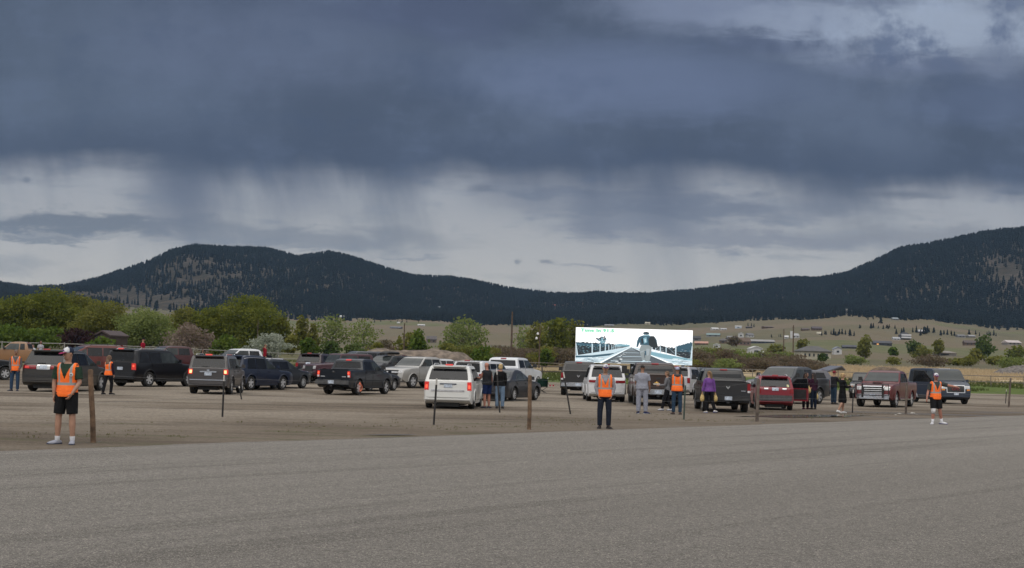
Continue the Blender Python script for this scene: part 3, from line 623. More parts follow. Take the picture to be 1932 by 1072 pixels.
HS = [
 (1323, 651, 26, 7, (.4, .22, .17), BRN, 'low shed with a salmon red roof just right of the screen', 'gable', 2), (1314, 643, 18, 9, DK, GREY, 'dark grey barn touching the right edge of the screen', 'gable', 1),
 (1345, 635.5, 26, 7, TEAL, (.2, .2, .2), 'long shed with a teal roof and white end', 'gable', 2), (1364, 648.5, 15, 10, (.09, .085, .085), BRN, 'round-shouldered dark barn behind the white shed', 'hip', 1),
 (1352, 656, 13, 8, WH, WH, 'small white shed right of the salmon roofed shed', 'front', 1), (1405, 652, 26, 15, BRN, (.15, .1, .085), 'tall brown farm house behind bare brown trees', 'gable', 3),
 (1383, 641, 20, 7, (.2, .2, .21), GREY, 'low grey roofed house left of the brown farm house', 'gable', 2), (1398, 637, 11, 10, WH, WH, 'narrow white gabled house on the middle slope', 'front', 1),
 (1417, 636.5, 13, 8, GREY, WH, 'white house with grey roof right of the narrow gabled one', 'gable', 2), (1440, 648, 46, 7.5, (.24, .235, .23), (.06, .07, .1), 'very long low building with grey roof and dark blue wall', 'gable', 5),
 (1427, 669, 25, 16, (.5, .5, .5), WH, 'white gabled house in the brush left of the two poles', 'front', 1), (1450, 672, 20, 9, (.5, .5, .5), WH, 'low white wing right of the white gabled house', 'front', 1), (1475, 671, 16, 7, (.1, .1, .13), GREY, 'small blue-grey roofed shed left of the pole pair', 'gable', 1),
 (1540, 678, 62, 25, (.085, .082, .08), CRM, 'big beige house with a dark hipped roof', 'hip', 6), (1581, 669, 15, 15, (.2, .22, .27), WH, 'narrow white house with steep gable beside the big beige house', 'front', 1),
 (1603, 658, 27, 7, (.06, .062, .075), DK, 'long dark shed behind the yellow-green tree', 'gable', 2), (1393, 619.5, 13, 5, WH, (.45, .52, .6), 'white trailer on the upper field, whitest of its row', 'flat', 1), (1413, 619.6, 13, 4, (.1, .08, .08), DK, 'dark trailer right of the white trailer', 'flat', 1),
 (1451, 619.6, 20, 4, (.12, .09, .085), BRN, 'long brown trailer on the upper field', 'flat', 2), (1350, 623, 14, 5, WH, WH, 'low white house above the teal roofed shed', 'gable', 2), (1366, 623, 12, 4, (.35, .35, .36), WH, 'low pale house next to the low white one', 'gable', 2),
 (1483, 639, 10, 6, WH, WH, 'white shed left of the pole pair on the middle slope', 'gable', 1), (1502, 638, 14, 9, (.3, .3, .31), WH, 'white house seen right behind the pole pair', 'gable', 2), (1521, 624, 15, 5, (.08, .06, .055), BRN, 'small brown house left of the dark pine row', 'gable', 2),
 (1542, 624, 19, 8, (.07, .055, .06), BRN, 'dark brown house with two wings by the dark pine row', 'gable', 3), (1546, 632.5, 10, 6, CRM, CRM, 'small tan shed below the dark brown house', 'gable', 1), (1599, 590.5, 21, 8, (.14, .13, .115), (.2, .17, .14), 'wide tan house alone on the meadow crest', 'hip', 4),
 (1709, 641, 20, 14, DK, (.08, .085, .1), 'dark two-storey house with white balconies', 'hip', 3), (1666, 652, 35, 9, (.055, .055, .065), (.05, .05, .06), 'long dark house with one lit window', 'gable', 3), (1692, 642, 14, 6, (.3, .31, .33), WH, 'pale house left of the balcony house', 'gable', 2),
 (1739, 629, 12, 7, (.33, .33, .35), (.1, .08, .08), 'grey roofed cabin at the edge of the right wood', 'gable', 1), (1833, 652, 26, 10, (.08, .06, .055), BRN, 'dark brown house left of the egg-shaped tree', 'gable', 3), (1914, 651, 30, 9, (.42, .37, .36), (.2, .18, .17), 'long house with a pale pinkish roof near the right edge', 'gable', 3),
 (1783, 672, 44, 10, (.21, .185, .165), (.2, .18, .16), 'broad grey-brown quonset shed in the right field', 'hip', 1), (1815, 637, 16, 6, GREY, (.2, .2, .21), 'grey house in the farm row below the right wood', 'gable', 2), (1835, 637, 14, 5, (.24, .24, .25), GREY, 'pale grey house at the right of the farm row', 'gable', 2),
 (1690, 604, 12, 5, (.22, .25, .27), GREY, 'bluish house high on the right meadow', 'gable', 2), (814, 647, 20, 13, (.085, .075, .075), (.11, .09, .08), 'grey-brown house left of the wide poplar clump', 'gable', 2), (646, 600, 11, 5, WH, (.3, .3, .32), 'house with a bright white roof at the foot of the left hill', 'gable', 1),
 (715, 594.5, 10, 3, WH, WH, 'white building at the wood edge under the left hill', 'gable', 1), (752, 610.5, 6, 3, WH, WH, 'tiny white shed left of the dark hedge in the fields', 'gable', 0), (795, 615, 14, 3.4, WH, (.5, .5, .52), 'long white barn on the tan field', 'gable', 2), (745, 620, 22, 4, (.13, .14, .17), GREY, 'blue-grey sheds on the tan field', 'gable', 2),
 (543, 640, 12, 9, (.4, .25, .22), (.3, .22, .19), 'pink roofed house right of the white blossoming bush', 'gable', 1), (1165, 597, 9, 3.5, WH, WH, 'small white house straight above the screen', 'gable', 1), (1114, 612, 9, 4, (.5, .5, .5), WH, 'white farm house above the left part of the screen', 'gable', 1), (1099, 617, 24, 5.5, (.2, .165, .145), BRN, 'brown roofed barn above the left corner of the screen', 'gable', 2),
 (1150, 616, 18, 4, (.2, .2, .21), (.2, .17, .15), 'grey low house right of the brown roofed barn', 'gable', 2), (1223, 598, 10, 3.5, WH, WH, 'white house at the pines above the screen', 'gable', 1), (1242, 599, 13, 7, (.14, .06, .05), (.13, .065, .05), 'dark red barn between two white houses', 'gable', 1), (1256, 597, 9, 3.5, WH, WH, 'white house right of the dark red barn', 'gable', 1),
 (1286, 592, 14, 6, (.4, .42, .45), WH, 'white house with many windows at the wood edge', 'gable', 3), (1222, 612.5, 10, 5, CRM, CRM, 'cream cottage above the walking figure on the screen', 'gable', 1), (1047, 578, 8, 3.5, (.42, .13, .09), (.3, .12, .09), 'orange-red roof inside the wooded hill', 'gable', 0), (829, 581, 9, 3, (.2, .23, .25), GREY, 'grey roof inside the wooded hill, left', 'gable', 0), (908, 581, 9, 3, (.2, .23, .25), GREY, 'grey roof inside the wooded hill above the pole', 'gable', 0)]
for h in HS:
    e = house(*h[:7], style=h[7], win=h[8])
    if 'lit window' in h[6]:
        q = [c for c in e.children if c.name.startswith('window')][0]; q.data.materials.clear(); q.data.materials.append(pm('lit_window', (.3, .15, .05), emit=(1, .5, .18), es=1.1)); q['label'] = 'window lit warm orange'
    if 'balconies' in h[6]:
        s = gp(h[0], h[1]).y / F
        for zz in (.3, .62): MB().box((0, -.9, h[3] * s * zz), (h[2] * s * .9, 1.2, 1.0)).build('balcony', pm('white_rail', (.55, .56, .58)), e)
house(190, 656, 40, 33, (.055, .036, .036), (.045, .03, .024), 'dark brown gabled house among the trees at left', 'front', -.35, 1, d=232)
# ------------------------------------------------------------------ utility poles
WOOD = pm('pole_wood', (.085, .058, .042), .9, var=.35, scale=3.)
def pole(px, yt, d, label, lamps=False, canister=False, r=.16):
    p = gd(px, d); h = up(px, yt, d).z - p.z; e = empty('utility_pole', p); tag(e, label, 'utility pole')
    MB().tube([(0, 0, -.3), (0, 0, h * .5), (0, 0, h)], [r, r * .85, r * .68], 8).build('shaft', WOOD, e, True, 40)
    if lamps:
        b = MB()
        b.tube([(-.1, 0, h * .72), (-.45, 0, h * .75)], .03, 6)
        b.build('bracket', WOOD, e)
        for zz, xx in ((h * .72, -.55), (h * .83, -.35)):
            MB().tube([(xx, 0, zz - .14), (xx, 0, zz + .1), (xx, 0, zz + .26)], [.2, .22, .08], 8).build('lamp_head', pm('lamp_white', (.7, .7, .72), .4), e, True, 40)
        MB().tube([(0, 0, h), (.02, 0, h + 1.5)], .02, 5).build('wire_stub', WOOD, e)
    if canister:
        MB().tube([(-.45, 0, h * .70), (-.45, 0, h * .86)], .32, 10).build('transformer', pm('transformer_grey', (.42, .43, .45), .5), e, True, 40)
        MB().box((-.2, 0, h * .8), (.4, .1, .12)).build('bracket', WOOD, e)
        MB().box((0, 0, h * .95), (.12, 1.6, .12)).build('crossarm', WOOD, e)
pole(964, 588, 250, 'tall bare brown utility pole left of the screen', r=.2)
pole(1017, 617, 245, 'shorter dark utility pole with white lamps beside the screen', lamps=True, r=.14)
pole(761, 610, 255, 'dark leaning-free pole above the earth mound in the centre left', r=.14)
pole(484, 604, 290, 'thin grey pole in front of the big dense rounded tree', r=.1)
pole(1478, 621, 320, 'left pole of the pair standing left of the big beige house', r=.16)
pole(1496, 614, 318, 'right pole of the pair with a grey transformer', canister=True, r=.17)
# ------------------------------------------------------------------ fences
STEEL = pm('galvanised_pipe', (.27, .26, .24), .6, metal=.3, var=.15); DARKWOOD = pm('dark_rail_wood', (.075, .06, .05), .9)
def rail_fence(pts, hts, name, label, mat, step=3., rails=(1., .62), r=.045, post_r=.055, mesh=False):
    P = [gd(px, d) for px, d in pts]; e = empty(name, P[0]); o0 = P[0]; tag(e, label, 'fence'); b = MB(); pr = []
    for i in range(len(P) - 1):
        L = (P[i + 1] - P[i]).length; n = max(1, int(L / step)); h0, h1 = hts[i], hts[i + 1]
        for k in range(n + (i == len(P) - 2)):
            q = P[i].lerp(P[i + 1], k / n); h = h0 + (h1 - h0) * k / n; q.z = float(terrain_z(q.x, q.y)); pr.append((q - o0, h))
    for (a, ha), (c, hc) in zip(pr[:-1], pr[1:]):
        for f in rails: b.tube([a + Vector((0, 0, ha * f - .03)), c + Vector((0, 0, hc * f - .03))], r, 5, (0, 0, 1), cap=False)
    b.build('rail', mat, e)
    pm_ = MB().tube([(0, 0, -.2), (0, 0, 1.04)], post_r, 6).mesh('post'); pm_.materials.append(mat)
    for a, h in pr[:100]:
        o = bpy.data.objects.new('post', pm_); COL.objects.link(o); o.parent = e; o.location = a; o.scale = (1, 1, h)
def ht(px, y, d): return up(px, y, d).z - gd(px, d).z
LF = [(-120, 118), (120, 122), (300, 128), (480, 140), (640, 160), (860, 200)]
rail_fence(LF, [ht(px, y, d) for (px, d), y in zip(LF, (642, 648, 655, 664, 670, 680))], 'pipe_fence', 'long two-rail pale pipe fence behind the left rows of cars', STEEL, 4.2, (1., .66), .04)
RF = [(880, 232), (1010, 226), (1200, 215), (1420, 200), (1640, 185), (1932, 170), (2100, 165)]
rail_fence(RF, [ht(px, y, d) for (px, d), y in zip(RF, (683, 684, 690, 697, 703, 711, 716))], 'rail_fence', 'long weathered rail fence crossing behind the screen and right rows', pm('weathered_pipe', (.16, .14, .12), .75), 4.2, (1., .45), .05)
DF = [(985, 175), (1100, 172)]
rail_fence(DF, [ht(985, 690, 175), ht(1100, 692, 172)], 'corral_fence', 'short dark wooden corral fence left of the screen', DARKWOOD, 2.6, (1., .5), .07, .09)
# ------------------------------------------------------------------ the big screen
def screen():
    dS = 140.; tl, tr, bl, br_ = up(1086, 617.5, dS), up(1306.5, 623.5, dS), up(1085, 683.5, dS), up(1304.5, 688.5, dS)
    g = gd(1195, dS); e = empty('led_screen', g); tag(e, 'big bright outdoor LED screen showing a walker on railway tracks', 'screen')
    W = (tr - tl).length; H = (tl - bl).length; ex = (tr - tl).normalized(); ez = Vector((-ex.z, 0, ex.x)); org = bl - g
    def pt(a, b, o): q = org + ex * (a * W) + ez * (b * H); return (q.x, q.y - o, q.z)
    FR = pm('screen_casing', (.03, .03, .035), .5)
    b = MB(); b.add([pt(0, 0, -.28), pt(1, 0, -.28), pt(1, 1, -.28), pt(0, 1, -.28), pt(0, 0, 0), pt(1, 0, 0), pt(1, 1, 0), pt(0, 1, 0)], [(0, 3, 2, 1), (4, 5, 6, 7), (0, 1, 5, 4), (1, 2, 6, 5), (2, 3, 7, 6), (3, 0, 4, 7)]); b.build('casing', FR, e)
    def em(name, c, s=1.): return pm('pixels_' + name, (.02, .02, .02), .5, var=0, emit=c, es=s)
    cols = [em('white', (1, 1, 1), 1.25), em('black', (.01, .018, .025)), em('deep_blue', (.03, .095, .14)), em('mid_blue', (.22, .42, .5)), em('pale', (.62, .76, .83)), em('grey', (.36, .42, .45)), em('green', (.22, .78, .48)), em('snow', (.95, 1, 1), 1.15), em('dark_grey', (.09, .11, .13)), em('light_grey', (.27, .31, .32))]
    b = MB(); lay = [.004, 0]
    def poly(P, m):
        lay[1] += 1; o_ = lay[0] + (lay[1] % 5) * .0016; b.add([pt(x, 1 - y, o_) for x, y in P], [tuple(range(len(P)))[::-1]], m)
    rs = random.Random(3)
    # picture coordinates: x 0..1 left to right, y 0..1 top to bottom
    def NL(): lay[0] += .009
    def S(x, y): return (min(.998, max(.002, (x - 50) / 1760)), min(.998, max(.002, (y - 62 - (x - 50) * .02) / 520)))
    def Q(P, m): poly([S(*p) for p in P], m)
    NL(); poly([(0, 0), (1, 0), (1, 1), (0, 1)], 0)
    def ragged(x0, x1, top, bot, m, amp, n=40):
        T = [(x0 + (x1 - x0) * k / n, top(k / n) + rs.uniform(-amp, amp)) for k in range(n + 1)]
        for k in range(n): Q([T[k], T[k + 1], (T[k + 1][0], bot((k + 1) / n)), (T[k][0], bot(k / n))], m)
    NL(); ragged(52, 860, lambda t: 285 + 50 * t ** 2, lambda t: 490 - 145 * t, 1, 9); NL(); ragged(52, 560, lambda t: 285 + 30 * t, lambda t: 330 + 20 * t, 2, 9, 30)
    NL(); ragged(640, 866, lambda t: 305 + 25 * abs(t - .4), lambda t: 345, 3, 3, 16)
    NL(); ragged(1200, 1820, lambda t: 345 - 55 * t ** 3 - 18 * math.sin(t * 9), lambda t: 380 + 160 * t, 1, 12, 40); NL(); ragged(1560, 1820, lambda t: 340 - 70 * t, lambda t: 420, 2, 20, 26)
    NL()
    for k in range(46): cx, cy = 445 + rs.gauss(0, 28), 255 + rs.gauss(0, 24); r = rs.uniform(7, 17); Q([(cx + r * math.cos(a), cy + r * math.sin(a)) for a in np.linspace(0, 6.28, 8)[:-1]], rs.choice((1, 2, 2, 3)))
    NL()
    for k in range(150): x = rs.uniform(60, 640); y = rs.uniform(300, 450 - x * .08); Q([(x, y), (x + 22, y + 3), (x + 18, y + 8), (x - 4, y + 6)], rs.choice((2, 8, 1, 3)))
    NL()
    for k in range(150): x = rs.uniform(1240, 1800); y = rs.uniform(355, 380 + (x - 1200) * .2); Q([(x, y), (x + 22, y + 3), (x + 18, y + 8), (x - 4, y + 6)], rs.choice((2, 8, 1, 5)))
    # ballast shoulders, ties and rails running to the vanishing point
    VX, VY = 885, 352
    NL(); Q([(52, 482), (VX - 40, VY), (VX, VY), (420, 600), (52, 600)], 4); NL(); Q([(VX, VY), (VX + 60, VY + 5), (1812, 530), (1812, 640), (1540, 620)], 4)
    NL(); Q([(52, 486), (300, 478), (640, 440), (VX - 60, 366), (560, 480), (330, 505), (52, 512)], 2); NL(); Q([(1180, 420), (1812, 528), (1812, 548), (1420, 522), (1190, 470)], 3)
    NL(); Q([(VX - 6, VY + 4), (VX + 8, VY + 4), (1520, 618), (430, 600)], 8)
    NL()
    for k in range(15):
        t = (k / 14.) ** 1.6; y = VY + 20 + (232) * t; hw = (y - VY) * 1.5; hh = 3 + 8 * t
        Q([(VX - hw, y), (VX + hw, y + hw * .03), (VX + hw, y + hh + hw * .03), (VX - hw, y + hh)], 9 if k % 3 else 4)
    NL()
    for k in range(90):
        y = 505 + rs.uniform(0, 95); x = rs.choice((rs.uniform(55, 420), rs.uniform(1480, 1800))); Q([(x, y), (x + rs.uniform(30, 120), y + 2), (x + rs.uniform(30, 110), y + 6), (x, y + 4)], rs.choice((2, 3, 8, 7, 7)))
    NL(); Q([(VX - 12, VY + 6), (VX, VY + 6), (446, 600), (400, 598)], 7); NL(); Q([(VX - 2, VY + 6), (VX + 2, VY + 8), (470, 602), (448, 601)], 2)
    NL(); Q([(VX + 6, VY + 6), (VX + 18, VY + 8), (1570, 622), (1500, 620)], 7); NL(); Q([(VX + 4, VY + 8), (VX + 8, VY + 8), (1500, 621), (1474, 620)], 1)
    NL()
    for k in range(40): t = rs.uniform(.3, 1); y = VY + 240 * t; x = VX - (y - VY) * rs.uniform(.8, 1.3); Q([(x, y), (x + 40 * t, y + 2), (x + 36 * t, y + 9 * t), (x - 4, y + 7 * t)], rs.choice((1, 8, 7)))
    NL()
    for x, t0, t1, w in ((300, 305, 440, 18), (418, 305, 425, 15), (497, 312, 412, 13), (549, 318, 405, 11), (594, 322, 398, 9), (625, 325, 392, 8), (652, 328, 390, 7), (674, 330, 386, 6), (694, 332, 383, 5), (712, 334, 380, 5), (730, 335, 376, 4), (1322, 335, 435, 15), (1252, 345, 420, 10), (1205, 350, 405, 8), (1410, 345, 450, 14), (1555, 335, 478, 20)):
        Q([(x - w / 2, t0), (x + w / 2, t0), (x + w / 2 + 2, t1), (x - w / 2 + 2, t1)], 4)
    NL(); Q([(50, 300), (60, 300), (92, 478), (66, 478)], 4); NL(); Q([(1795, 330), (1812, 330), (1800, 520), (1776, 520)], 4)
    # walker seen from behind with a bag over the right shoulder
    NL(); Q([(1010, 385), (1030, 330), (1080, 308), (1160, 310), (1195, 345), (1190, 420), (1178, 500), (1165, 560), (1112, 572), (1098, 520), (1100, 430), (1082, 440), (1085, 500), (1100, 545), (1062, 560), (1040, 500), (1015, 440)], 9)
    NL(); Q([(1020, 420), (1078, 400), (1084, 410), (1030, 436)], 5); NL(); Q([(1110, 380), (1140, 372), (1165, 385), (1150, 470), (1125, 480)], 5); NL(); Q([(1085, 415), (1108, 405), (1112, 470), (1096, 470)], 2)
    NL(); Q([(1035, 575), (1070, 545), (1105, 552), (1095, 566), (1055, 580)], 4); NL(); Q([(1100, 566), (1140, 560), (1142, 576), (1104, 578)], 4)
    NL(); Q([(985, 350), (962, 352), (972, 260), (995, 205), (1040, 182), (1130, 178), (1180, 190), (1200, 240), (1180, 300), (1150, 322), (1060, 318), (1020, 325), (1012, 280), (1000, 310)], 2)
    NL(); Q([(1030, 230), (1060, 215), (1062, 290), (1040, 305)], 1); NL(); Q([(1060, 220), (1110, 200), (1125, 280), (1080, 300)], 3); NL(); Q([(1080, 235), (1100, 230), (1104, 275), (1086, 282)], 4); NL(); Q([(1060, 172), (1150, 168), (1160, 186), (1060, 190)], 3)
    NL(); Q([(1140, 230), (1180, 185), (1225, 190), (1262, 240), (1282, 345), (1240, 368), (1180, 345), (1150, 320)], 1); NL(); Q([(1225, 190), (1262, 240), (1280, 330), (1268, 300), (1240, 230)], 2)
    NL(); Q([(1056, 150), (1070, 128), (1110, 124), (1142, 132), (1152, 160), (1120, 168), (1075, 166)], 1); NL(); Q([(1058, 152), (1072, 146), (1150, 152), (1152, 162), (1070, 162)], 2)
    b.build('picture', cols, e)
    fc = bpy.data.curves.new('caption', 'FONT'); fc.body = 'Tune In 91.5'; fc.size = H * .115; fc.space_character = 1.12; fc.offset = .028
    to = bpy.data.objects.new('caption', fc); COL.objects.link(to); bpy.context.view_layer.update()
    me = bpy.data.meshes.new_from_object(to.evaluated_get(bpy.context.evaluated_depsgraph_get())); bpy.data.objects.remove(to)
    xs = [q.co.x for q in me.vertices]; k = .285 * W / (max(xs) - min(xs))
    for q in me.vertices:
        q.co = Vector(pt(.04 + (q.co.x - min(xs)) * k / W, .883 + q.co.y / H, lay[0] + .01))
    me.materials.append(cols[6]); link('caption', me, None, e)
    b = MB()
    for a in (.08, .92): q = Vector(pt(a, 0, -.14)); b.box((q.x, q.y, q.z / 2 - .1), (.25, .25, q.z + .2))
    b.build('support_leg', FR, e)
    q = Vector(pt(.5, 0, -.4)); MB().box((q.x, q.y + .5, .75), (W * .8, 1.6, .3)).box((q.x, q.y + .5, q.z * .6), (.5, .5, q.z * .9)).build('trailer', FR, e)
screen()
# ------------------------------------------------------------------ vehicles
def paint(name, col, metal=.0, rough=.28, dust=.5):
    m, t, p = new_mat('paint_' + name); tcn = t.nodes.new('ShaderNodeTexCoord'); ob = tcn.outputs['Object']; x, y, z = sepv(t, ob)
    n = noise(t, ob, 2.2, 5, .65); n2 = noise(t, ob, 9, 4, .6)
    d = rng(z + n * .7, 1.0, .4) * .38 + rng(n2, .45, .7) * .035
    t.links.new(mixc(t, d * dust, col, (.16, .135, .11)), p.inputs['Base Color'])
    t.links.new(rng(d, 0, .6, rough, .8).k, p.inputs['Roughness']); p.inputs['Metallic'].default_value = metal
    p.inputs['Coat Weight'].default_value = .3; p.inputs['Coat Roughness'].default_value = .06; p.inputs['IOR'].default_value = 1.4
    return m
GL = pm('tinted_glass', (.006, .007, .009), .04, var=.1, ior=1.27)
def glass(name, col, cap):
    m, t, p = new_mat(name); d = t.nodes.new('ShaderNodeBsdfDiffuse'); g = t.nodes.new('ShaderNodeBsdfGlossy'); g.inputs['Roughness'].default_value = .04
    tcn = t.nodes.new('ShaderNodeTexCoord'); n = noise(t, tcn.outputs['Object'], 2., 3); t.links.new(mixc(t, rng(n, .35, .65), tuple(c * .7 for c in col), tuple(c * 1.3 for c in col)), d.inputs['Color'])
    fr = t.nodes.new('ShaderNodeFresnel'); fr.inputs['IOR'].default_value = 1.45; f = X(t, fr.outputs[0]).min(cap)
    mx = t.nodes.new('ShaderNodeMixShader'); t.links.new(f.k, mx.inputs[0]); t.links.new(d.outputs[0], mx.inputs[1]); t.links.new(g.outputs[0], mx.inputs[2]); t.links.new(mx.outputs[0], t.nodes['Material Output'].inputs['Surface'])
    return m
GL = glass('tinted_pane', (.008, .009, .011), .10)
GLF = pm('clear_glass', (.04, .046, .046), .05, var=.15, scale=1.6, ior=1.5)
GLS = glass('side_pane', (.035, .042, .042), .16)
RUBBER = pm('tyre_rubber', (.022, .021, .02), .85, var=.4); ALLOY = pm('alloy', (.50, .50, .51), .3, .15, var=.12); STEELW = pm('dark_alloy', (.16, .16, .165), .45, .2)
BLK = pm('black_plastic', (.02, .02, .021), .6); CHR = pm('chrome', (.62, .62, .63), .16, .95, var=.06); TRIMK = pm('grey_trim', (.06, .06, .062), .6)
TL = pm('tail_red', (.22, .008, .012), .18, var=.15); TLON = pm('tail_red_lit', (.4, .012, .015), .2, var=.1, emit=(1, .09, .05), es=.28); TLHOT = pm('brake_hot', (.6, .2, .1), .2, emit=(1, .36, .16), es=2.6)
HL = pm('headlamp', (.5, .5, .5), .12, .3, var=.3, scale=12); AMB = pm('amber_lamp', (.5, .17, .02), .2, emit=(1, .35, .05), es=.12); PLATE = pm('plate', (.42, .47, .55), .45, var=.35, scale=14); WHP = pm('white_lamp', (.6, .6, .6), .25)
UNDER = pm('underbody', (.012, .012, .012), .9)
def chaikin(P, n=2, keep=.22):
    P = [np.array(p, float) for p in P]
    for _ in range(n):
        Q = [P[0]]
        for a, b in zip(P[:-1], P[1:]): Q += [a + (b - a) * keep, b - (b - a) * keep]
        Q.append(P[-1]); P = Q
    return np.array(P)
def wheel_meshes(style):
    prof = [(.62, -.5), (.66, -.5), (.93, -.49), (.985, -.38), (1, -.2), (1, .2), (.985, .38), (.93, .49), (.66, .5), (.62, .42)]; n = 26; V = []; Fc = []
    for i in range(n):
        a = 2 * math.pi * i / n
        for r, w in prof: V.append((r * math.cos(a), w, r * math.sin(a)))
    k = len(prof)
    for i in range(n):
        for j in range(k - 1): Fc.append((i * k + j, i * k + j + 1, ((i + 1) % n) * k + j + 1, ((i + 1) % n) * k + j))
    tyre = mesh_py('wheel', V, Fc, True, 40); tyre.materials.append(RUBBER)
    b = MB()
    for s in (1, -1):
        # barrel lip, dark dish, spokes
        ring = [(.66 * math.cos(2 * math.pi * i / 24), .45 * s, .66 * math.sin(2 * math.pi * i / 24)) for i in range(24)]; ring2 = [(.57 * math.cos(2 * math.pi * i / 24), .44 * s, .57 * math.sin(2 * math.pi * i / 24)) for i in range(24)]
        b.add(ring + ring2, [(i, (i + 1) % 24, 24 + (i + 1) % 24, 24 + i) for i in range(24)])
        ns = {'5': 5, '6': 6, '10': 10, 'steel': 8}[style]; hw = {'5': .15, '6': .12, '10': .06, 'steel': .14}[style]
        for q in range(ns):
            a = 2 * math.pi * q / ns + .3; c, sn = math.cos(a), math.sin(a)
            def P(r, t, y): return (r * c - t * sn, y * s, r * sn + t * c)
            b.add([P(.1, -hw * .8, .42), P(.1, hw * .8, .42), P(.6, hw, .43), P(.6, -hw, .43), P(.1, -hw * .8, .3), P(.1, hw * .8, .3), P(.6, hw, .3), P(.6, -hw, .3)], [(0, 1, 2, 3), (0, 4, 5, 1), (1, 5, 6, 2), (2, 6, 7, 3), (3, 7, 4, 0)])
        hub = [(.16 * math.cos(2 * math.pi * i / 10), .45 * s, .16 * math.sin(2 * math.pi * i / 10)) for i in range(10)]; b.add(hub, [tuple(range(10))])
        dish = [(.6 * math.cos(2 * math.pi * i / 20), .24 * s, .6 * math.sin(2 * math.pi * i / 20)) for i in range(20)]; b.add(dish, [tuple(range(20))], 1)
    rim = b.mesh('rim', False); rim.materials.append(STEELW if style == 'steel' else ALLOY); rim.materials.append(BLK)
    return tyre, rim
WM = {k: wheel_meshes(k) for k in ('5', '6', '10', 'steel')}
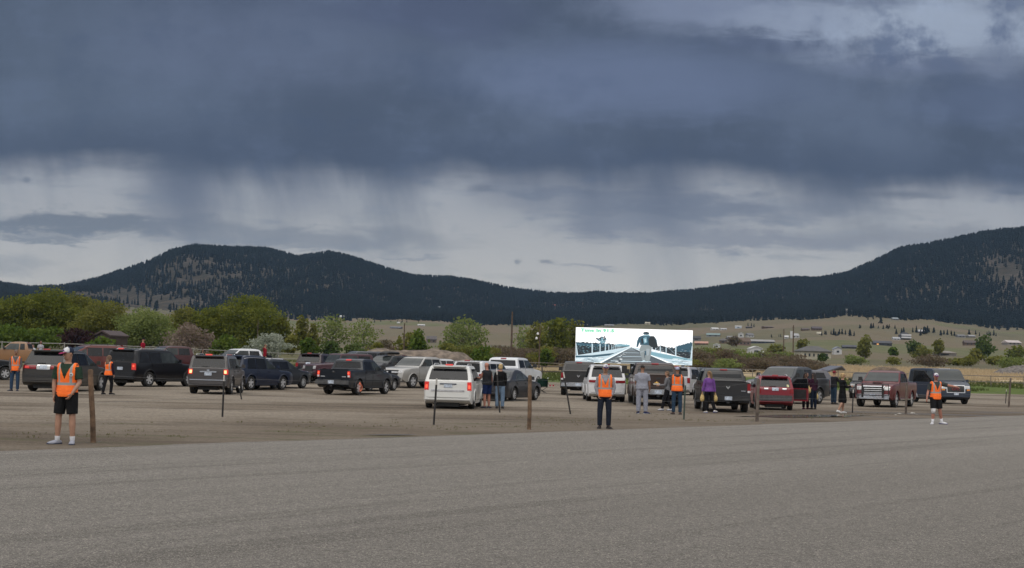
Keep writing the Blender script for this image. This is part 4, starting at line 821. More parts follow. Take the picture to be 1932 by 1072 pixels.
class Car:
    def __init__(s, root, L, W, H, gc, zb, wb, ro, rw, outline, tum=.17, bed=None, rr=.075, plan=(.1, .16), tw=.25):
        s.root, s.L, s.W, s.H, s.gc, s.zb, s.tum, s.bed, s.rr, s.plan = root, L, W, H, gc, zb, tum, bed, rr, plan
        s.ax = (ro, ro + wb); s.rw = rw; s.tw = tw
        P = chaikin(outline); x = P[:, 0].copy()
        for i in range(1, len(x)): x[i] = max(x[i], x[i - 1] + .002)
        s.ox, s.oz = x, P[:, 1]; i = int(np.argmax(P[:, 1])); s.rx, s.rz = x[:i + 1], np.maximum.accumulate(P[:i + 1, 1]) + np.arange(i + 1) * 1e-6
        fx, fz = x[i:][::-1], np.maximum.accumulate(P[i:, 1][::-1]) + np.arange(len(x) - i) * 1e-6; s.fx, s.fz = fx, fz
    def zhi(s, x): return float(np.interp(x, s.ox, s.oz))
    def zlo(s, x):
        e = min(1, max(0, x / .4), max(0, (s.L - x) / .45)); z = s.gc + (1 - e) ** 2 * .17
        for a in s.ax:
            R_ = s.rw + .075
            if abs(x - a) < R_: z = max(z, s.rw + math.sqrt(R_ * R_ - (x - a) ** 2) * 1.0)
        return min(z, s.zhi(x) - .02)
    def w(s, x, z):
        t = max(0, min(1, (z - s.gc) / (s.zb - s.gc))); k = .945 + .055 * math.sin(min(1, t * 1.7) * math.pi / 2) - .02 * max(0, (t - .6) / .4)
        if z > s.zb: k -= s.tum * (z - s.zb) / (s.H - s.zb)
        e = min(1, x / .45); f = min(1, (s.L - x) / .8); return s.W / 2 * k * (1 - s.plan[0] * (1 - e) ** 2) * (1 - s.plan[1] * (1 - f) ** 2)
    def ring(s, x):
        zl, zh = s.zlo(x), s.zhi(x); r = min(s.rr, (zh - zl) * .45); h = [(0, zl), (s.w(x, zl) * .7, zl)]
        for q in np.linspace(0, 1, 10): z = zl + (zh - r - zl) * q; h.append((s.w(x, z), z))
        w1 = s.w(x, zh)
        if s.bed and s.bed[0] < x < s.bed[1]: h += [(w1 - .006, zh - .015), (w1 - .03, zh), (w1 - .1, zh - .002), (w1 - .11, s.bed[2]), (0, s.bed[2])]
        else: h += [(s.w(x, zh - r * .4) - r * .2, zh - r * .36), (w1 - r * .85, zh - .01 * min(1, r * 10)), (w1 * .6, zh + .002), (w1 * .3, zh + .003), (0, zh + .003)]
        return [(x, y, z) for y, z in h] + [(x, -y, z) for y, z in h[-2:0:-1]]
    def body(s, mat):
        xs = set(np.round(np.linspace(.005, s.L - .005, 34), 3)) | set(np.round(s.ox, 3))
        for a in s.ax:
            R_ = s.rw + .075
            for q in np.linspace(0, math.pi, 15): xs.add(round(a + R_ * math.cos(q) * .9999, 3))
            xs |= {a - R_ - .002, a + R_ + .002}
        if s.bed: xs |= {s.bed[0] - .001, s.bed[0] + .001, s.bed[1] - .001, s.bed[1] + .001}
        xs = sorted(x for x in xs if 0 < x < s.L); xs = [x for i, x in enumerate(xs) if i == 0 or x - xs[i - 1] > .0009]
        RG = [s.ring(x) for x in xs]; n = len(RG[0]); V = [p for r in RG for p in r]; Fc = []
        for i in range(len(RG) - 1):
            for k in range(n): k2 = (k + 1) % n; Fc.append((i * n + k, (i + 1) * n + k, (i + 1) * n + k2, i * n + k2))
        Fc.append(tuple(range(n))); Fc.append(tuple(range((len(RG) - 1) * n + n - 1, (len(RG) - 1) * n - 1, -1)))
        return link('body', mesh_py('body', V, Fc, True, 32), mat, s.root)
    def grid(s, G, name, mat, parent, nrm_skirt, flip=False):
        n, m = len(G), len(G[0]); V = [p for r in G for p in r]; Fc = []
        for i in range(n - 1):
            for j in range(m - 1): Fc.append((i * m + j, (i + 1) * m + j, (i + 1) * m + j + 1, i * m + j + 1))
        bd = [(i, 0) for i in range(n)] + [(n - 1, j) for j in range(1, m)] + [(i, m - 1) for i in range(n - 2, -1, -1)] + [(0, j) for j in range(m - 2, 0, -1)]
        b0 = len(V)
        for i, j in bd: p = V[i * m + j]; V.append(tuple(p[k] + nrm_skirt[k] for k in range(3)))
        for q in range(len(bd)):
            q2 = (q + 1) % len(bd); Fc.append((bd[q][0] * m + bd[q][1], b0 + q, b0 + q2, bd[q2][0] * m + bd[q2][1]))
        me = mesh_py(name, V, [f[::-1] for f in Fc] if flip else Fc, True, 30)
        return link(name, me, mat, parent or s.root)
    def side(s, name, c, mat, sgn, off=.006, parent=None, nx=8, nz=5, skirt=.03):
        """patch on a flank; c = corners (x, z): low rear, low front, top front, top rear"""
        a, b, cc, d = [np.array(q, float) for q in c]; G = []
        for i in range(nx):
            u_ = i / (nx - 1); row = []
            for j in range(nz):
                v_ = j / (nz - 1); q = (a * (1 - u_) + b * u_) * (1 - v_) + (d * (1 - u_) + cc * u_) * v_; row.append((q[0], sgn * (s.w(q[0], q[1]) + off), q[1]))
            G.append(row)
        return s.grid(G, name, mat, parent, (0, -sgn * skirt, 0), sgn > 0)
    def end(s, name, z0, z1, t0, t1, mat, front=False, off=.006, parent=None, nz=7, ny=9, skirt=.03, wrap=0, taper=0):
        """patch on the rear or front face between heights z0, z1 and width fractions t0, t1"""
        G = []; sg = 1 if front else -1
        for i in range(ny):
            row = []
            for j in range(nz):
                z = z0 + (z1 - z0) * j / (nz - 1); x = float(np.interp(z, s.fz, s.fx) if front else np.interp(z, s.rz, s.rx)); t = t0 + (t1 - t0) * i / (ny - 1)
                t *= 1 - taper * j / (nz - 1); y = t * (s.w(x, z) - s.rr * .6); bend = wrap * max(0, abs(t) - .7) ** 2
                row.append((x + sg * (off - bend), y, z + .6 * off))
            G.append(row)
        return s.grid(G, name, mat, parent, (-sg * skirt, 0, -.3 * skirt), not front)
    def wheels(s, style, track=None):
        ty, rm = WM[style]
        for a in s.ax:
            for sg in (1, -1):
                o = bpy.data.objects.new('wheel', ty); COL.objects.link(o); o.parent = s.root; o.location = (a, sg * (s.W / 2 * .985 - s.tw / 2), s.rw); o.scale = (s.rw, s.tw, s.rw)
                q = bpy.data.objects.new('rim', rm); COL.objects.link(q); q.parent = o
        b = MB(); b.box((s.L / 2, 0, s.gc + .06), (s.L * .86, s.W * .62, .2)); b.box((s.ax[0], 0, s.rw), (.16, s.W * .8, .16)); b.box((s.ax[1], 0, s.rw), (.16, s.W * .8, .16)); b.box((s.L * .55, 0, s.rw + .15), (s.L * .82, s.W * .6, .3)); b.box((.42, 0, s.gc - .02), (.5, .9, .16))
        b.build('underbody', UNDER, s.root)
    def mirror(s, x, z, mat, big=1.):
        for sg in (1, -1):
            y = sg * (s.w(x, z) + .02); b = MB(); b.box((x, y + sg * .05, z), (.06, .12, .05)); b.box((x - .02, y + sg * (.07 + .06 * big), z + .06 * big), (.1, .14 * big + .04, .12 * big + .04), taper=.8)
            b.build('mirror', mat, s.root)
    def rails(s, x0, x1, mat, cross=True):
        b = MB(); z = s.H + .05
        for sg in (1, -1):
            y = sg * (s.w((x0 + x1) / 2, s.H) - .1); P = [(x0, y, s.zhi(x0) - .01), (x0 + .15, y, z), (x1 - .15, y, z), (x1, y, s.zhi(x1) - .01)]; b.tube(P, .014, 6, (0, 1, 0))
        if cross:
            for x in (x0 + (x1 - x0) * .3, x0 + (x1 - x0) * .75): w = s.w(x, s.H) - .1; b.tube([(x, -w, z + .01), (x, w, z + .01)], .018, 6)
        b.build('roof_rack', mat, s.root, True, 50)
def font_mesh(txt, size, name):
    fc = bpy.data.curves.new(name, 'FONT'); fc.body = txt; fc.size = size; fc.extrude = .004; fc.align_x = 'CENTER'
    to = bpy.data.objects.new(name, fc); sc2 = tmp_scene(); sc2.collection.objects.link(to); sc2.view_layers[0].update()
    dg = sc2.view_layers[0].depsgraph; dg.update(); me = bpy.data.meshes.new_from_object(to.evaluated_get(dg)); bpy.data.objects.remove(to); return me
_ts = []
def tmp_scene():
    if not _ts: _ts.append(bpy.data.scenes.new('scratch'))
    return _ts[0]
def outline_for(k, L, H, zb, hood, xr, xc, cowl, ct, cr=None, tg=.05):
    """side outlines; xr roof rear x, xc roof front x, cowl windscreen foot x, ct cowl height, cr cab rear x (pickups), tg tailgate slope"""
    nose = [(cowl, ct), (cowl + .3, ct - .02), (L - .35, hood), (L - .12, hood - .09), (L - .04, hood - .25), (L, .62), (L - .01, .48), (L - .06, .36)]
    if k == 'suv': return [(.06, .42), (.01, .5), (.0, .68), (.035, .8), (tg + .02, zb - .04), (tg + .08, zb + .05), (xr, H - .14), (xr + .06, H - .05), (xr + .4, H - .005), ((xr + xc) / 2, H), (xc - .3, H - .01), (xc, H - .07)] + nose
    if k == 'van': return [(.06, .42), (.0, .5), (.0, .7), (.02, 1.0), (.05, zb), (xr, H - .1), (xr + .15, H - .02), (1.5, H), (xc - .3, H - .01), (xc, H - .08)] + nose
    if k == 'sedan': return [(.08, .4), (.02, .48), (.0, .62), (.03, .82), (.09, .93), (.2, .96), (.62, 1.0), (xr, H - .1), (xr + .35, H - .01), (xr + .7, H), (xc - .2, H - .015), (xc, H - .06)] + nose
    if k == 'pickup': return [(.07, .48), (.0, .54), (.0, .68), (.045, .74), (.05, zb), (.07, zb + .015), (.2, zb + .02), (cr - .12, zb + .02), (cr - .05, zb + .03), (cr + .08, H - .16), (cr + .14, H - .07), (cr + .4, H - .005), ((cr + xc) / 2, H), (xc - .25, H - .015), (xc, H - .08)] + nose
    if k == 'jeep': return [(.06, .5), (.0, .56), (.0, .72), (.05, .8), (.07, zb), (.12, H - .1), (.2, H - .02), (.6, H), (xc - .1, H - .01), (xc, H - .05)] + [(cowl, ct), (cowl + .2, ct), (L - .35, hood), (L - .2, hood - .06), (L - .17, .65), (L, .6), (L - .01, .48), (L - .08, .44)]
KIND = dict(
 suv=dict(k='suv', L=4.80, W=1.92, H=1.80, gc=.30, zb=1.16, wb=2.79, ro=1.02, rw=.39, hood=1.06, xr=.26, xc=2.62, cowl=3.35, ct=1.17, tum=.16, tg=.05),
 big=dict(k='suv', L=5.40, W=2.03, H=1.93, gc=.30, zb=1.22, wb=3.2, ro=1.2, rw=.40, hood=1.12, xr=.2, xc=3.05, cowl=3.75, ct=1.24, tum=.15, tg=.04),
 cross=dict(k='suv', L=4.85, W=1.92, H=1.74, gc=.25, zb=1.08, wb=2.85, ro=1.02, rw=.37, hood=.98, xr=.48, xc=2.45, cowl=3.45, ct=1.06, tum=.2, tg=.09),
 small=dict(k='suv', L=4.57, W=1.85, H=1.68, gc=.24, zb=1.06, wb=2.66, ro=.98, rw=.35, hood=.96, xr=.40, xc=2.3, cowl=3.25, ct=1.05, tum=.19, tg=.07),
 minivan=dict(k='suv', L=5.09, W=1.99, H=1.75, gc=.2, zb=1.09, wb=3.03, ro=1.08, rw=.34, hood=.94, xr=.46, xc=2.75, cowl=3.95, ct=1.06, tum=.2, tg=.06),
 sedan=dict(k='sedan', L=4.77, W=1.83, H=1.48, gc=.18, zb=.94, wb=2.71, ro=1.12, rw=.325, hood=.84, xr=1.28, xc=2.35, cowl=3.3, ct=.95, tum=.24, tg=.1),
 full=dict(k='pickup', L=5.8, W=2.02, H=1.93, gc=.38, zb=1.32, wb=3.57, ro=1.25, rw=.41, hood=1.2, xr=.2, xc=3.55, cowl=4.2, ct=1.3, cr=1.78, tum=.17, tg=.05),
 reg=dict(k='pickup', L=5.6, W=2.02, H=1.9, gc=.38, zb=1.28, wb=3.4, ro=1.25, rw=.41, hood=1.18, xr=.2, xc=3.35, cowl=4.0, ct=1.27, cr=2.05, tum=.17, tg=.05),
 mid=dict(k='pickup', L=5.22, W=1.85, H=1.80, gc=.34, zb=1.22, wb=3.2, ro=1.12, rw=.38, hood=1.08, xr=.2, xc=3.15, cowl=3.85, ct=1.18, cr=1.58, tum=.19, tg=.05),
 van=dict(k='van', L=5.69, W=2.01, H=2.1, gc=.28, zb=1.25, wb=3.43, ro=1.3, rw=.37, hood=1.2, xr=.14, xc=4.2, cowl=4.78, ct=1.33, tum=.15, tg=.05),
 jeep=dict(k='jeep', L=4.3, W=1.87, H=1.84, gc=.36, zb=1.2, wb=2.7, ro=.85, rw=.41, hood=1.14, xr=.2, xc=2.35, cowl=2.6, ct=1.2, tum=.1, tg=.05))
VEH = {}
def vehicle(key, kind, col, label, cat, anchor, px, py, head, s=1., d=None, dz=0., wheel='6', lit=0, group=None, rack=None, cover=None, face='rear', metal=0., lamps='std', dust=.14, plate=True, name=None, **ov):
    sp = dict(KIND[kind]); sp.update(ov); L, W, H, zb = sp['L'], sp['W'], sp['H'], sp['zb']; ro, wb = sp['ro'], sp['wb']
    root = empty(name or {'suv': 'parked_suv', 'big': 'parked_suv', 'cross': 'parked_suv', 'small': 'parked_suv', 'minivan': 'minivan', 'sedan': 'parked_car', 'full': 'pickup_truck', 'reg': 'pickup_truck', 'mid': 'pickup_truck', 'van': 'passenger_van', 'jeep': 'off_road_car'}[kind])
    tag(root, label, cat, group)
    out = outline_for(sp['k'], L, H, zb, sp['hood'], sp['xr'], sp['xc'], sp['cowl'], sp['ct'], sp.get('cr'), sp['tg'])
    pk = sp['k'] == 'pickup'; cr = sp.get('cr'); hs = W / 2 - .12
    c = Car(root, L, W, H, sp['gc'], zb, wb, ro, sp['rw'], out, sp['tum'], (.1, cr - .06, .82) if pk else None, plan=(.05, .12) if sp['k'] in ('pickup', 'van', 'jeep') else (.1, .16), tw=.27 if pk or kind in ('big', 'suv', 'jeep') else .23)
    mat = col if not isinstance(col, tuple) else paint(key, col, metal, dust=dust)
    c.body(mat)
    c.wheels(wheel)
    xc, cowl, xr = sp['xc'], sp['cowl'], sp['xr']; zt = H - .15
    # windscreen and rear window
    c.end('windscreen', sp['ct'] + .06, H - .11, -.97, .97, GLF, True, .012)
    if pk:
        c.end('rear_window', zb + .12, H - .17, -.9, .9, GL, False, .008); tgm = c.end('tailgate', .78, zb - .02, -.9, .9, mat, False, .012)
        c.end('handle', zb - .16, zb - .08, -.09, .09, BLK, False, .02, tgm, 3, 4)
    elif kind == 'sedan': c.end('rear_window', 1.05, H - .11, -.92, .92, GLF, False, .008)
    elif kind == 'van': c.end('rear_window', zb + .1, H - .2, -.85, .85, GL, False, .008)
    else:
        lid = c.end('tailgate', .74, zb + .02, -.86, .86, mat, False, .008); c.end('rear_window', zb + .07, H - .16, -.9, .9, GL, False, .01)
        if kind != 'jeep':
            c.end('wiper', zb + .075, zb + .1, -.05, .35, BLK, False, .03, lid, 3, 5)
            b = MB(); wv = c.w(xr, H) * .9; b.box((xr + .02, 0, H - .055), (.36, wv * 1.9, .05)); b.build('spoiler', mat, root)
    # third brake light
    zb3 = H - .085
    if kind != 'jeep': c.end('brake_light', zb3 - .03, zb3 + .025, -.2, .2, TLON if lit else TL, False, .03 if pk else .16 if sp['k'] == 'suv' else .02, None, 3, 4)
    # side windows
    f0 = cr + .22 if pk else xr + .42; f0 = f0 if kind not in ('sedan', 'jeep', 'van') else {'sedan': xr + .12, 'jeep': .3, 'van': .35}[kind]
    fa, fb = cowl - .18, xc - .02                                 # front pillar at belt and roof
    span = fb - f0
    if kind == 'sedan': cuts = [(xr - .2, xr + .62, xr + .42, xr + .62), (xr + .7, cowl - .75 + .0, xr + .7, cowl - .95)]; cuts = [(f0 - .1, f0 + .82, f0 + .32, f0 + .8), (f0 + .88, fa, f0 + .86, fb - .05)]
    elif pk and kind == 'reg': cuts = [(f0, f0 + .35, f0 + .04, f0 + .35), (f0 + .43, fa, f0 + .43, fb)]
    elif pk: q = f0 + .78; cuts = [(f0, q, f0 + .05, q), (q + .09, fa, q + .07, fb)]
    elif kind == 'jeep': cuts = [(f0, f0 + .85, f0 + .05, f0 + .85), (f0 + .95, fa + .02, f0 + .95, fb)]
    elif kind == 'van': cuts = [(f0, f0 + 1.5, f0 + .02, f0 + 1.5), (f0 + 1.6, f0 + 2.9, f0 + 1.6, f0 + 2.9), (f0 + 3.0, fa, f0 + 3.0, fb)]
    else:
        rq = f0 - .22; a = rq + .78; bq = a + .06 + .82; cuts = [(rq, a, rq + .18, a - .02), (a + .07, bq, a + .05, bq - .02), (bq + .07, fa, bq + .05, fb - .04)]
        if kind == 'minivan': cuts = [(rq, a + .35, rq + .25, a + .33), (a + .42, bq + .4, a + .4, bq + .38), (bq + .47, fa - .1, bq + .45, fb - .08)]
    z0 = zb + .03
    for sg in (1, -1):
        for i, (b0, b1, t0, t1) in enumerate(cuts):
            last = i == len(cuts) - 1
            c.side('window', [(b0, z0), (b1, z0), (t1, zt), (t0, zt)], GLS if last or kind == 'sedan' else GL, sg, .012)
        # doors
        if kind not in ('jeep',):
            dl = [(cuts[-2][0] if len(cuts) > 2 or not pk else cuts[0][0], cuts[-2][1] + .03), (cuts[-1][0] - .02, cowl + .02)]
            if kind == 'reg': dl = [(cuts[-1][0] - .02, cowl + .02)]
            for j, (a, b_) in enumerate(dl):
                R_ = c.rw + .1; lo = a
                if a < c.ax[0] + R_: lo = c.ax[0] + R_ * .92
                hi = min(b_, c.ax[1] - R_ * .98)
                c.side('door_gap', [(lo - .012, sp['gc'] + .13), (hi + .012, sp['gc'] + .13), (b_ + .012, zb + .0), (a - .012, zb + .0)], BLK, sg, .002)
                dd = c.side('door', [(lo, sp['gc'] + .145), (hi, sp['gc'] + .145), (b_, zb - .012), (a, zb - .012)], mat, sg, .007)
                hx = a + .14; hb = MB(); hb.box((hx + .06, sg * (c.w(hx, zb - .12) + .022), zb - .12), (.17, .035, .045)); hb.build('handle', CHR if ov.get('chrome') or lamps == 'chr' else mat, dd)
        # sill / running board
        if pk or kind in ('big', 'suv'): b = MB(); b.box(((c.ax[0] + c.ax[1]) / 2, sg * (W / 2 - .02), sp['gc'] + .03), (wb - 2 * c.rw - .3, .14, .06)); b.build('running_board', CHR if lamps == 'chr' else BLK, root)
        # flares
        for a in c.ax:
            b = MB(); R_ = c.rw + .09; pts = [(a + R_ * math.cos(q), sg * (c.w(a, .7) + .004), c.rw + R_ * math.sin(q)) for q in np.linspace(.02, math.pi - .02, 13)]
            b.tube(pts, .03, 5, (0, 1, 0), cap=False); b.build('wheel_arch', mat if kind not in ('small',) else TRIMK, root, True)
    # bumpers
    bm_ = CHR if lamps == 'chr' else (TRIMK if kind in ('small',) else mat)
    rbm = CHR if ov.get('rbump') == 'chr' else bm_
    if pk:
        rb = MB(); rb.box((-.07, 0, .62), (.2, W * .96, .2), taper=.97); rb.box((-.06, 0, .735), (.18, W * .5, .03)); rb.build('rear_bumper', CHR if lamps in ('chr', 'chrb') else BLK if lamps == 'blk' else TRIMK, root)
        MB().box((-.02, 0, .45), (.3, .12, .08)).build('tow_hitch', BLK, root)
    else: c.end('rear_bumper', .44, .70, -1.0, 1.0, bm_, False, .05, None, 5, 13, .09, .25)
    c.end('front_bumper', .40, .64, -1.03, 1.03, CHR if lamps == 'chr' else bm_ if kind not in ('jeep',) else BLK, True, .05, None, 5, 13, .09, .3)
    gz = sp['hood'] - .05
    gr = c.end('grille', .70, gz - .08, -.6, .6, BLK, True, .02, None, 5, 9)
    if lamps in ('chr', 'chrb') and kind != 'van':
        for zz in np.linspace(.72, gz - .1, 4): c.end('grille_bar', zz, zz + .022, -.6, .6, CHR, True, .035, gr, 2, 9)
    for sg in (1, -1):
        hl = c.end('headlight', gz - .26, gz - .07, sg * .64, sg * 1.0, HL, True, .025, None, 5, 6, .04, .3)
        if kind == 'van': c.end('turn_signal', gz - .36, gz - .28, sg * .78, sg * 1.0, AMB, True, .03, None, 3, 6, .04, .3)
        # tail lights
        tm = TLON if lit else TL
        if pk: t = c.end('tail_light', .86, zb - .06, sg * .91, sg * 1.06, tm, False, .02, None, 6, 4, .06); c.end('reverse_lamp', .86, .95, sg * .915, sg * 1.05, WHP, False, .026, t, 3, 4)
        elif kind == 'cross' and lamps == 'wide': t = c.end('tail_light', .92, 1.07, sg * .36, sg * 1.04, TL, False, .03, None, 4, 8, .05, .25); c.end('lamp_glow', .94, 1.03, sg * .72, sg * .93, TLON, False, .036, t, 3, 4)
        elif kind == 'minivan': t = c.end('tail_light', .74, 1.06, sg * .88, sg * 1.07, tm, False, .03, None, 6, 4, .06)
        elif kind == 'sedan': t = c.end('tail_light', .72, .9, sg * .62, sg * 1.05, tm, False, .025, None, 4, 6, .06, .3)
        elif ov.get('wide_tail'): t = c.end('tail_light', .92, 1.04, sg * .5, sg * 1.05, tm, False, .03, None, 4, 7, .06, .25)
        elif kind == 'jeep': t = c.end('tail_light', .85, 1.05, sg * .86, sg * 1.02, tm, False, .03, None, 4, 4)
        else: t = c.end('tail_light', zb - .36 if kind == 'big' else zb - .26, zb - .03, sg * .84, sg * 1.08, tm, False, .025, None, 5, 5, .06, .2)
        if lit == 1: c.end('lamp_glow', (zb - .22) if not kind == 'minivan' else .8, (zb - .12) if not kind == 'minivan' else .93, sg * .93, sg * 1.02, pm('tail_glow', (.5, .05, .03), .2, emit=(1, .14, .07), es=1.0), False, .04, t, 3, 3)
        if lit == 2: c.end('lamp_glow', zb - .22, zb - .08, sg * .87, sg * 1.0, TLHOT, False, .036, t, 3, 3)
    if plate:
        pz = .72 if pk else .84 if kind not in ('sedan', 'cross', 'small') else .93 if kind != 'sedan' else .78
        if pk: b = MB(); b.box((-.178, 0, .63), (.012, .32, .16)); b.build('license_plate', PLATE, root)
        else: c.end('license_plate', pz, pz + .15, -.19, .19, PLATE, False, .03, None, 3, 3)
        if face == 'front': c.end('license_plate', .5, .63, -.17, .17, PLATE, True, .075, None, 3, 3)
    c.mirror(cowl - .25, zb + .08, ov.get('mirror') or (BLK if pk else mat), 1.35 if pk else 1.)
    if rack: c.rails(f0, fb - .2, ALLOY if rack == 'chr' else BLK, rack != 'chr')
    # place
    rot = R(90 - head); root.rotation_euler = (0, 0, rot); root.scale = (s, s, s)
    tw = W / 2 - .12
    A = {'RL': (ro, tw), 'RR': (ro, -tw), 'FL': (ro + wb, tw), 'FR': (ro + wb, -tw), 'R': (0, 0), 'C': (L / 2, 0), 'F': (L, 0), 'W': (xc, 0)}[anchor]
    p = gd(px, d) if d else gp(px, py); Rm = Matrix.Rotation(rot, 3, 'Z'); q = p - Rm @ (Vector((A[0], A[1], 0)) * s)
    q.z = p.z + .02 + dz; root.location = q; VEH[key] = (root, c, mat); return c
# -- the vehicles, left to right
DKG, BLKC, CHARC = (.022, .023, .026), (.008, .008, .010), (.021, .021, .023)
v = vehicle
v('tan', 'reg', (.25, .135, .065), 'tan orange pickup at far left, its cab behind the dark pickup', 'pickup truck', 'W', 22, 0, -98, d=103, lamps='blk')
v('edge', 'mid', (.014, .016, .019), 'dark pickup with chrome side strip cut by the left frame edge', 'pickup truck', 'FR', 8, 718, 48, lamps='chr', xc=3.2)
v('wagon', 'cross', (.052, .048, .043), 'dark grey-brown crossover with wide red tail lamps and chrome plate recess', 'car', 'RL', 62, 738.5, 6, 1.06, lamps='wide', wheel='5', metal=.3)
v('redroof', 'minivan', (.12, .03, .025), 'dark red roofed van with roof rack behind the crossover with wide tail lamps', 'van', 'C', 160, 0, -126, 1.08, d=88, rack='blk', dz=.12)
v('escal', 'big', (.007, .007, .009), 'long black SUV with chrome roof rail and silver wheels at left', 'suv', 'RR', 278.5, 731, 25, 1.04, lit=1, rack='chr', lamps='std')
v('maroon', 'full', (.06, .016, .018), 'maroon crew cab pickup with people in its bed', 'pickup truck', 'W', 305, 0, -126, 1.04, d=95, lamps='blk')
v('runner', 'suv', (.058, .052, .052), 'dusty grey-brown SUV with lit brake lights and chrome tailgate bar', 'suv', 'RR', 433, 745, -1, 1., lit=2, rack='chr', dust=.5)
v('blue', 'cross', (.013, .02, .042), 'dark blue SUV with chrome window trim', 'suv', 'RR', 470.3, 737.2, 25, 1.02, wheel='5', rack='blk', L=5., wb=2.89, H=1.8)
v('blueb', 'cross', (.016, .02, .028), 'dark slate wagon parked just beyond the dark blue SUV', 'car', 'FR', 569.5, 733.4, 25, .98, wheel='10', rack='blk', H=1.68)
v('whitepk', 'full', (.62, .63, .65), 'white pickup facing the camera with a person in red in its bed', 'pickup truck', 'W', 440, 0, -128, 1., d=97, lamps='chr', dust=.2)
v('darksuv', 'small', (.026, .012, .014), 'dark maroon SUV seen from behind near the rail fence', 'suv', 'R', 580, 0, 14, 1.06, d=95)
v('jeep', 'jeep', (.05, .015, .022), 'maroon boxy off-road car facing the camera behind the dark blue-grey pickup', 'off-road car', 'FR', 586, 722, -126, 1.05, face='front')
v('greybox', 'big', (.06, .065, .08), 'blue-grey SUV farthest back behind the maroon off-road car', 'suv', 'C', 672, 0, -120, 1.0, d=117)
v('front', 'mid', (.012, .015, .021), 'dark blue-grey crew cab pickup with orange mark on its rear wheel', 'pickup truck', 'RR', 673.4, 746.1, 20, 1., lit=1, wheel='6')
v('behindf', 'sedan', (.010, .012, .018), 'black car showing only its nose past the dark blue-grey pickup', 'car', 'FR', 741, 738, 24, 1.02, wheel='10')
v('racksuv', 'suv', (.03, .031, .034), 'dark SUV with roof load and sunshade in the windscreen', 'suv', 'W', 724, 0, -148, .98, d=100, rack='blk', face='front')
v('silver', 'full', (.42, .41, .39), 'silver crew cab pickup facing left with chrome bumper', 'pickup truck', 'FL', 777, 733, -147, 1.02, metal=.4, lamps='std', face='front', wheel='5')
v('whitefar', 'small', (.55, .56, .58), 'small white SUV far back between the silver pickup and white minivan', 'suv', 'C', 842, 0, 40, 1., d=108)
v('minivan', 'minivan', (.62, .62, .60), 'white minivan with lit tail lights parked in front of the crowd', 'minivan', 'RR', 890, 772.5, 4, .94, lit=1, rack='chr', wheel='10', dust=.22)
v('whitesuv', 'big', (.6, .61, .63), 'white SUV squeezed between the white minivan and the dark sedan', 'suv', 'R', 880, 0, 24, .96, d=74, dust=.2, rack=None)
v('whitepk2', 'full', (.6, .61, .63), 'white crew cab pickup seen from behind with red roof lamp, back row centre', 'pickup truck', 'R', 925, 0, 22, 1.1, d=84, dust=.2)
v('sedan', 'sedan', (.034, .035, .04), 'charcoal sedan with silver wheels beside the blond woman', 'car', 'RR', 966.6, 758, 23, 1.0, wheel='10', metal=.3)
v('greysed', 'sedan', (.10, .105, .115), 'blue-grey car whose nose shows right of the man in red', 'car', 'FR', 1003, 726, 30, 1.05)
v('ramone', 'full', (.026, .024, .023), 'charcoal pickup with silver rear bumper parked under the screen', 'pickup truck', 'RL', 1061.7, 745.8, 4, 1.03, lamps='chrb', rbump='chr')
v('durango', 'cross', (.60, .60, .61), 'white SUV with dark red tail lamps behind the man with hands in pockets', 'suv', 'RL', 1110, 757.5, 0, 1., wheel='5', dust=.22, L=5.1, wb=3.0, H=1.82, zb=1.14, wide_tail=1, mirror=BLK)
v('brown', 'full', (.038, .022, .017), 'dark brown pickup with large tow mirrors and plate at right', 'pickup truck', 'RL', 1199, 765, 1.5, 1.03, lamps='chrb', H=1.93, wheel='steel')
v('silversuv', 'minivan', (.40, .40, .42), 'silver-white van behind the man in orange vest facing away', 'van', 'RR', 1306, 746.5, 20, 1.05, wheel='5', dust=.25)
v('greyfar', 'big', (.10, .105, .115), 'dull grey SUV mostly hidden behind the charcoal pickup with ram emblem', 'suv', 'C', 1322, 0, 30, .95, d=112)
v('ramtwo', 'full', (.024, .023, .024), 'charcoal pickup with silver ram emblem nearest the camera at right', 'pickup truck', 'RR', 1405, 779, 2.5, .93, lamps='blk', wheel='5')
v('rav', 'small', (.20, .016, .026), 'bright red SUV with an open right door', 'suv', 'RR', 1490, 775, 5, .91, rack='chr', dust=.25, wheel='5')
v('greypk', 'full', (.075, .078, .085), 'grey crew cab pickup facing the camera behind the bright red SUV', 'pickup truck', 'RL', 1543, 763, -140, 1.03, metal=.3, face='front')
v('hatch', 'cross', (.11, .11, .125), 'grey car with raised tailgate behind the grey crew cab pickup', 'car', 'C', 1500, 0, -110, 1., d=86, dz=.1)
v('jeeptwo', 'jeep', (.018, .019, .022), 'dark boxy off-road car beside the red pickup with grille guard', 'off-road car', 'FR', 1606, 752, -160, .95, face='front')
v('redram', 'reg', (.115, .018, .02), 'dark red pickup with chrome grille and black grille guard', 'pickup truck', 'FL', 1688, 770, -151, 1., lamps='chr', face='front', metal=.2, wheel='5', dust=.35)
v('gmc', 'van', (.022, .030, .048), 'dark blue and silver passenger van facing the camera', 'van', 'FL', 1819.6, 763.4, 177, 1.02, face='front', lamps='std', wheel='5')
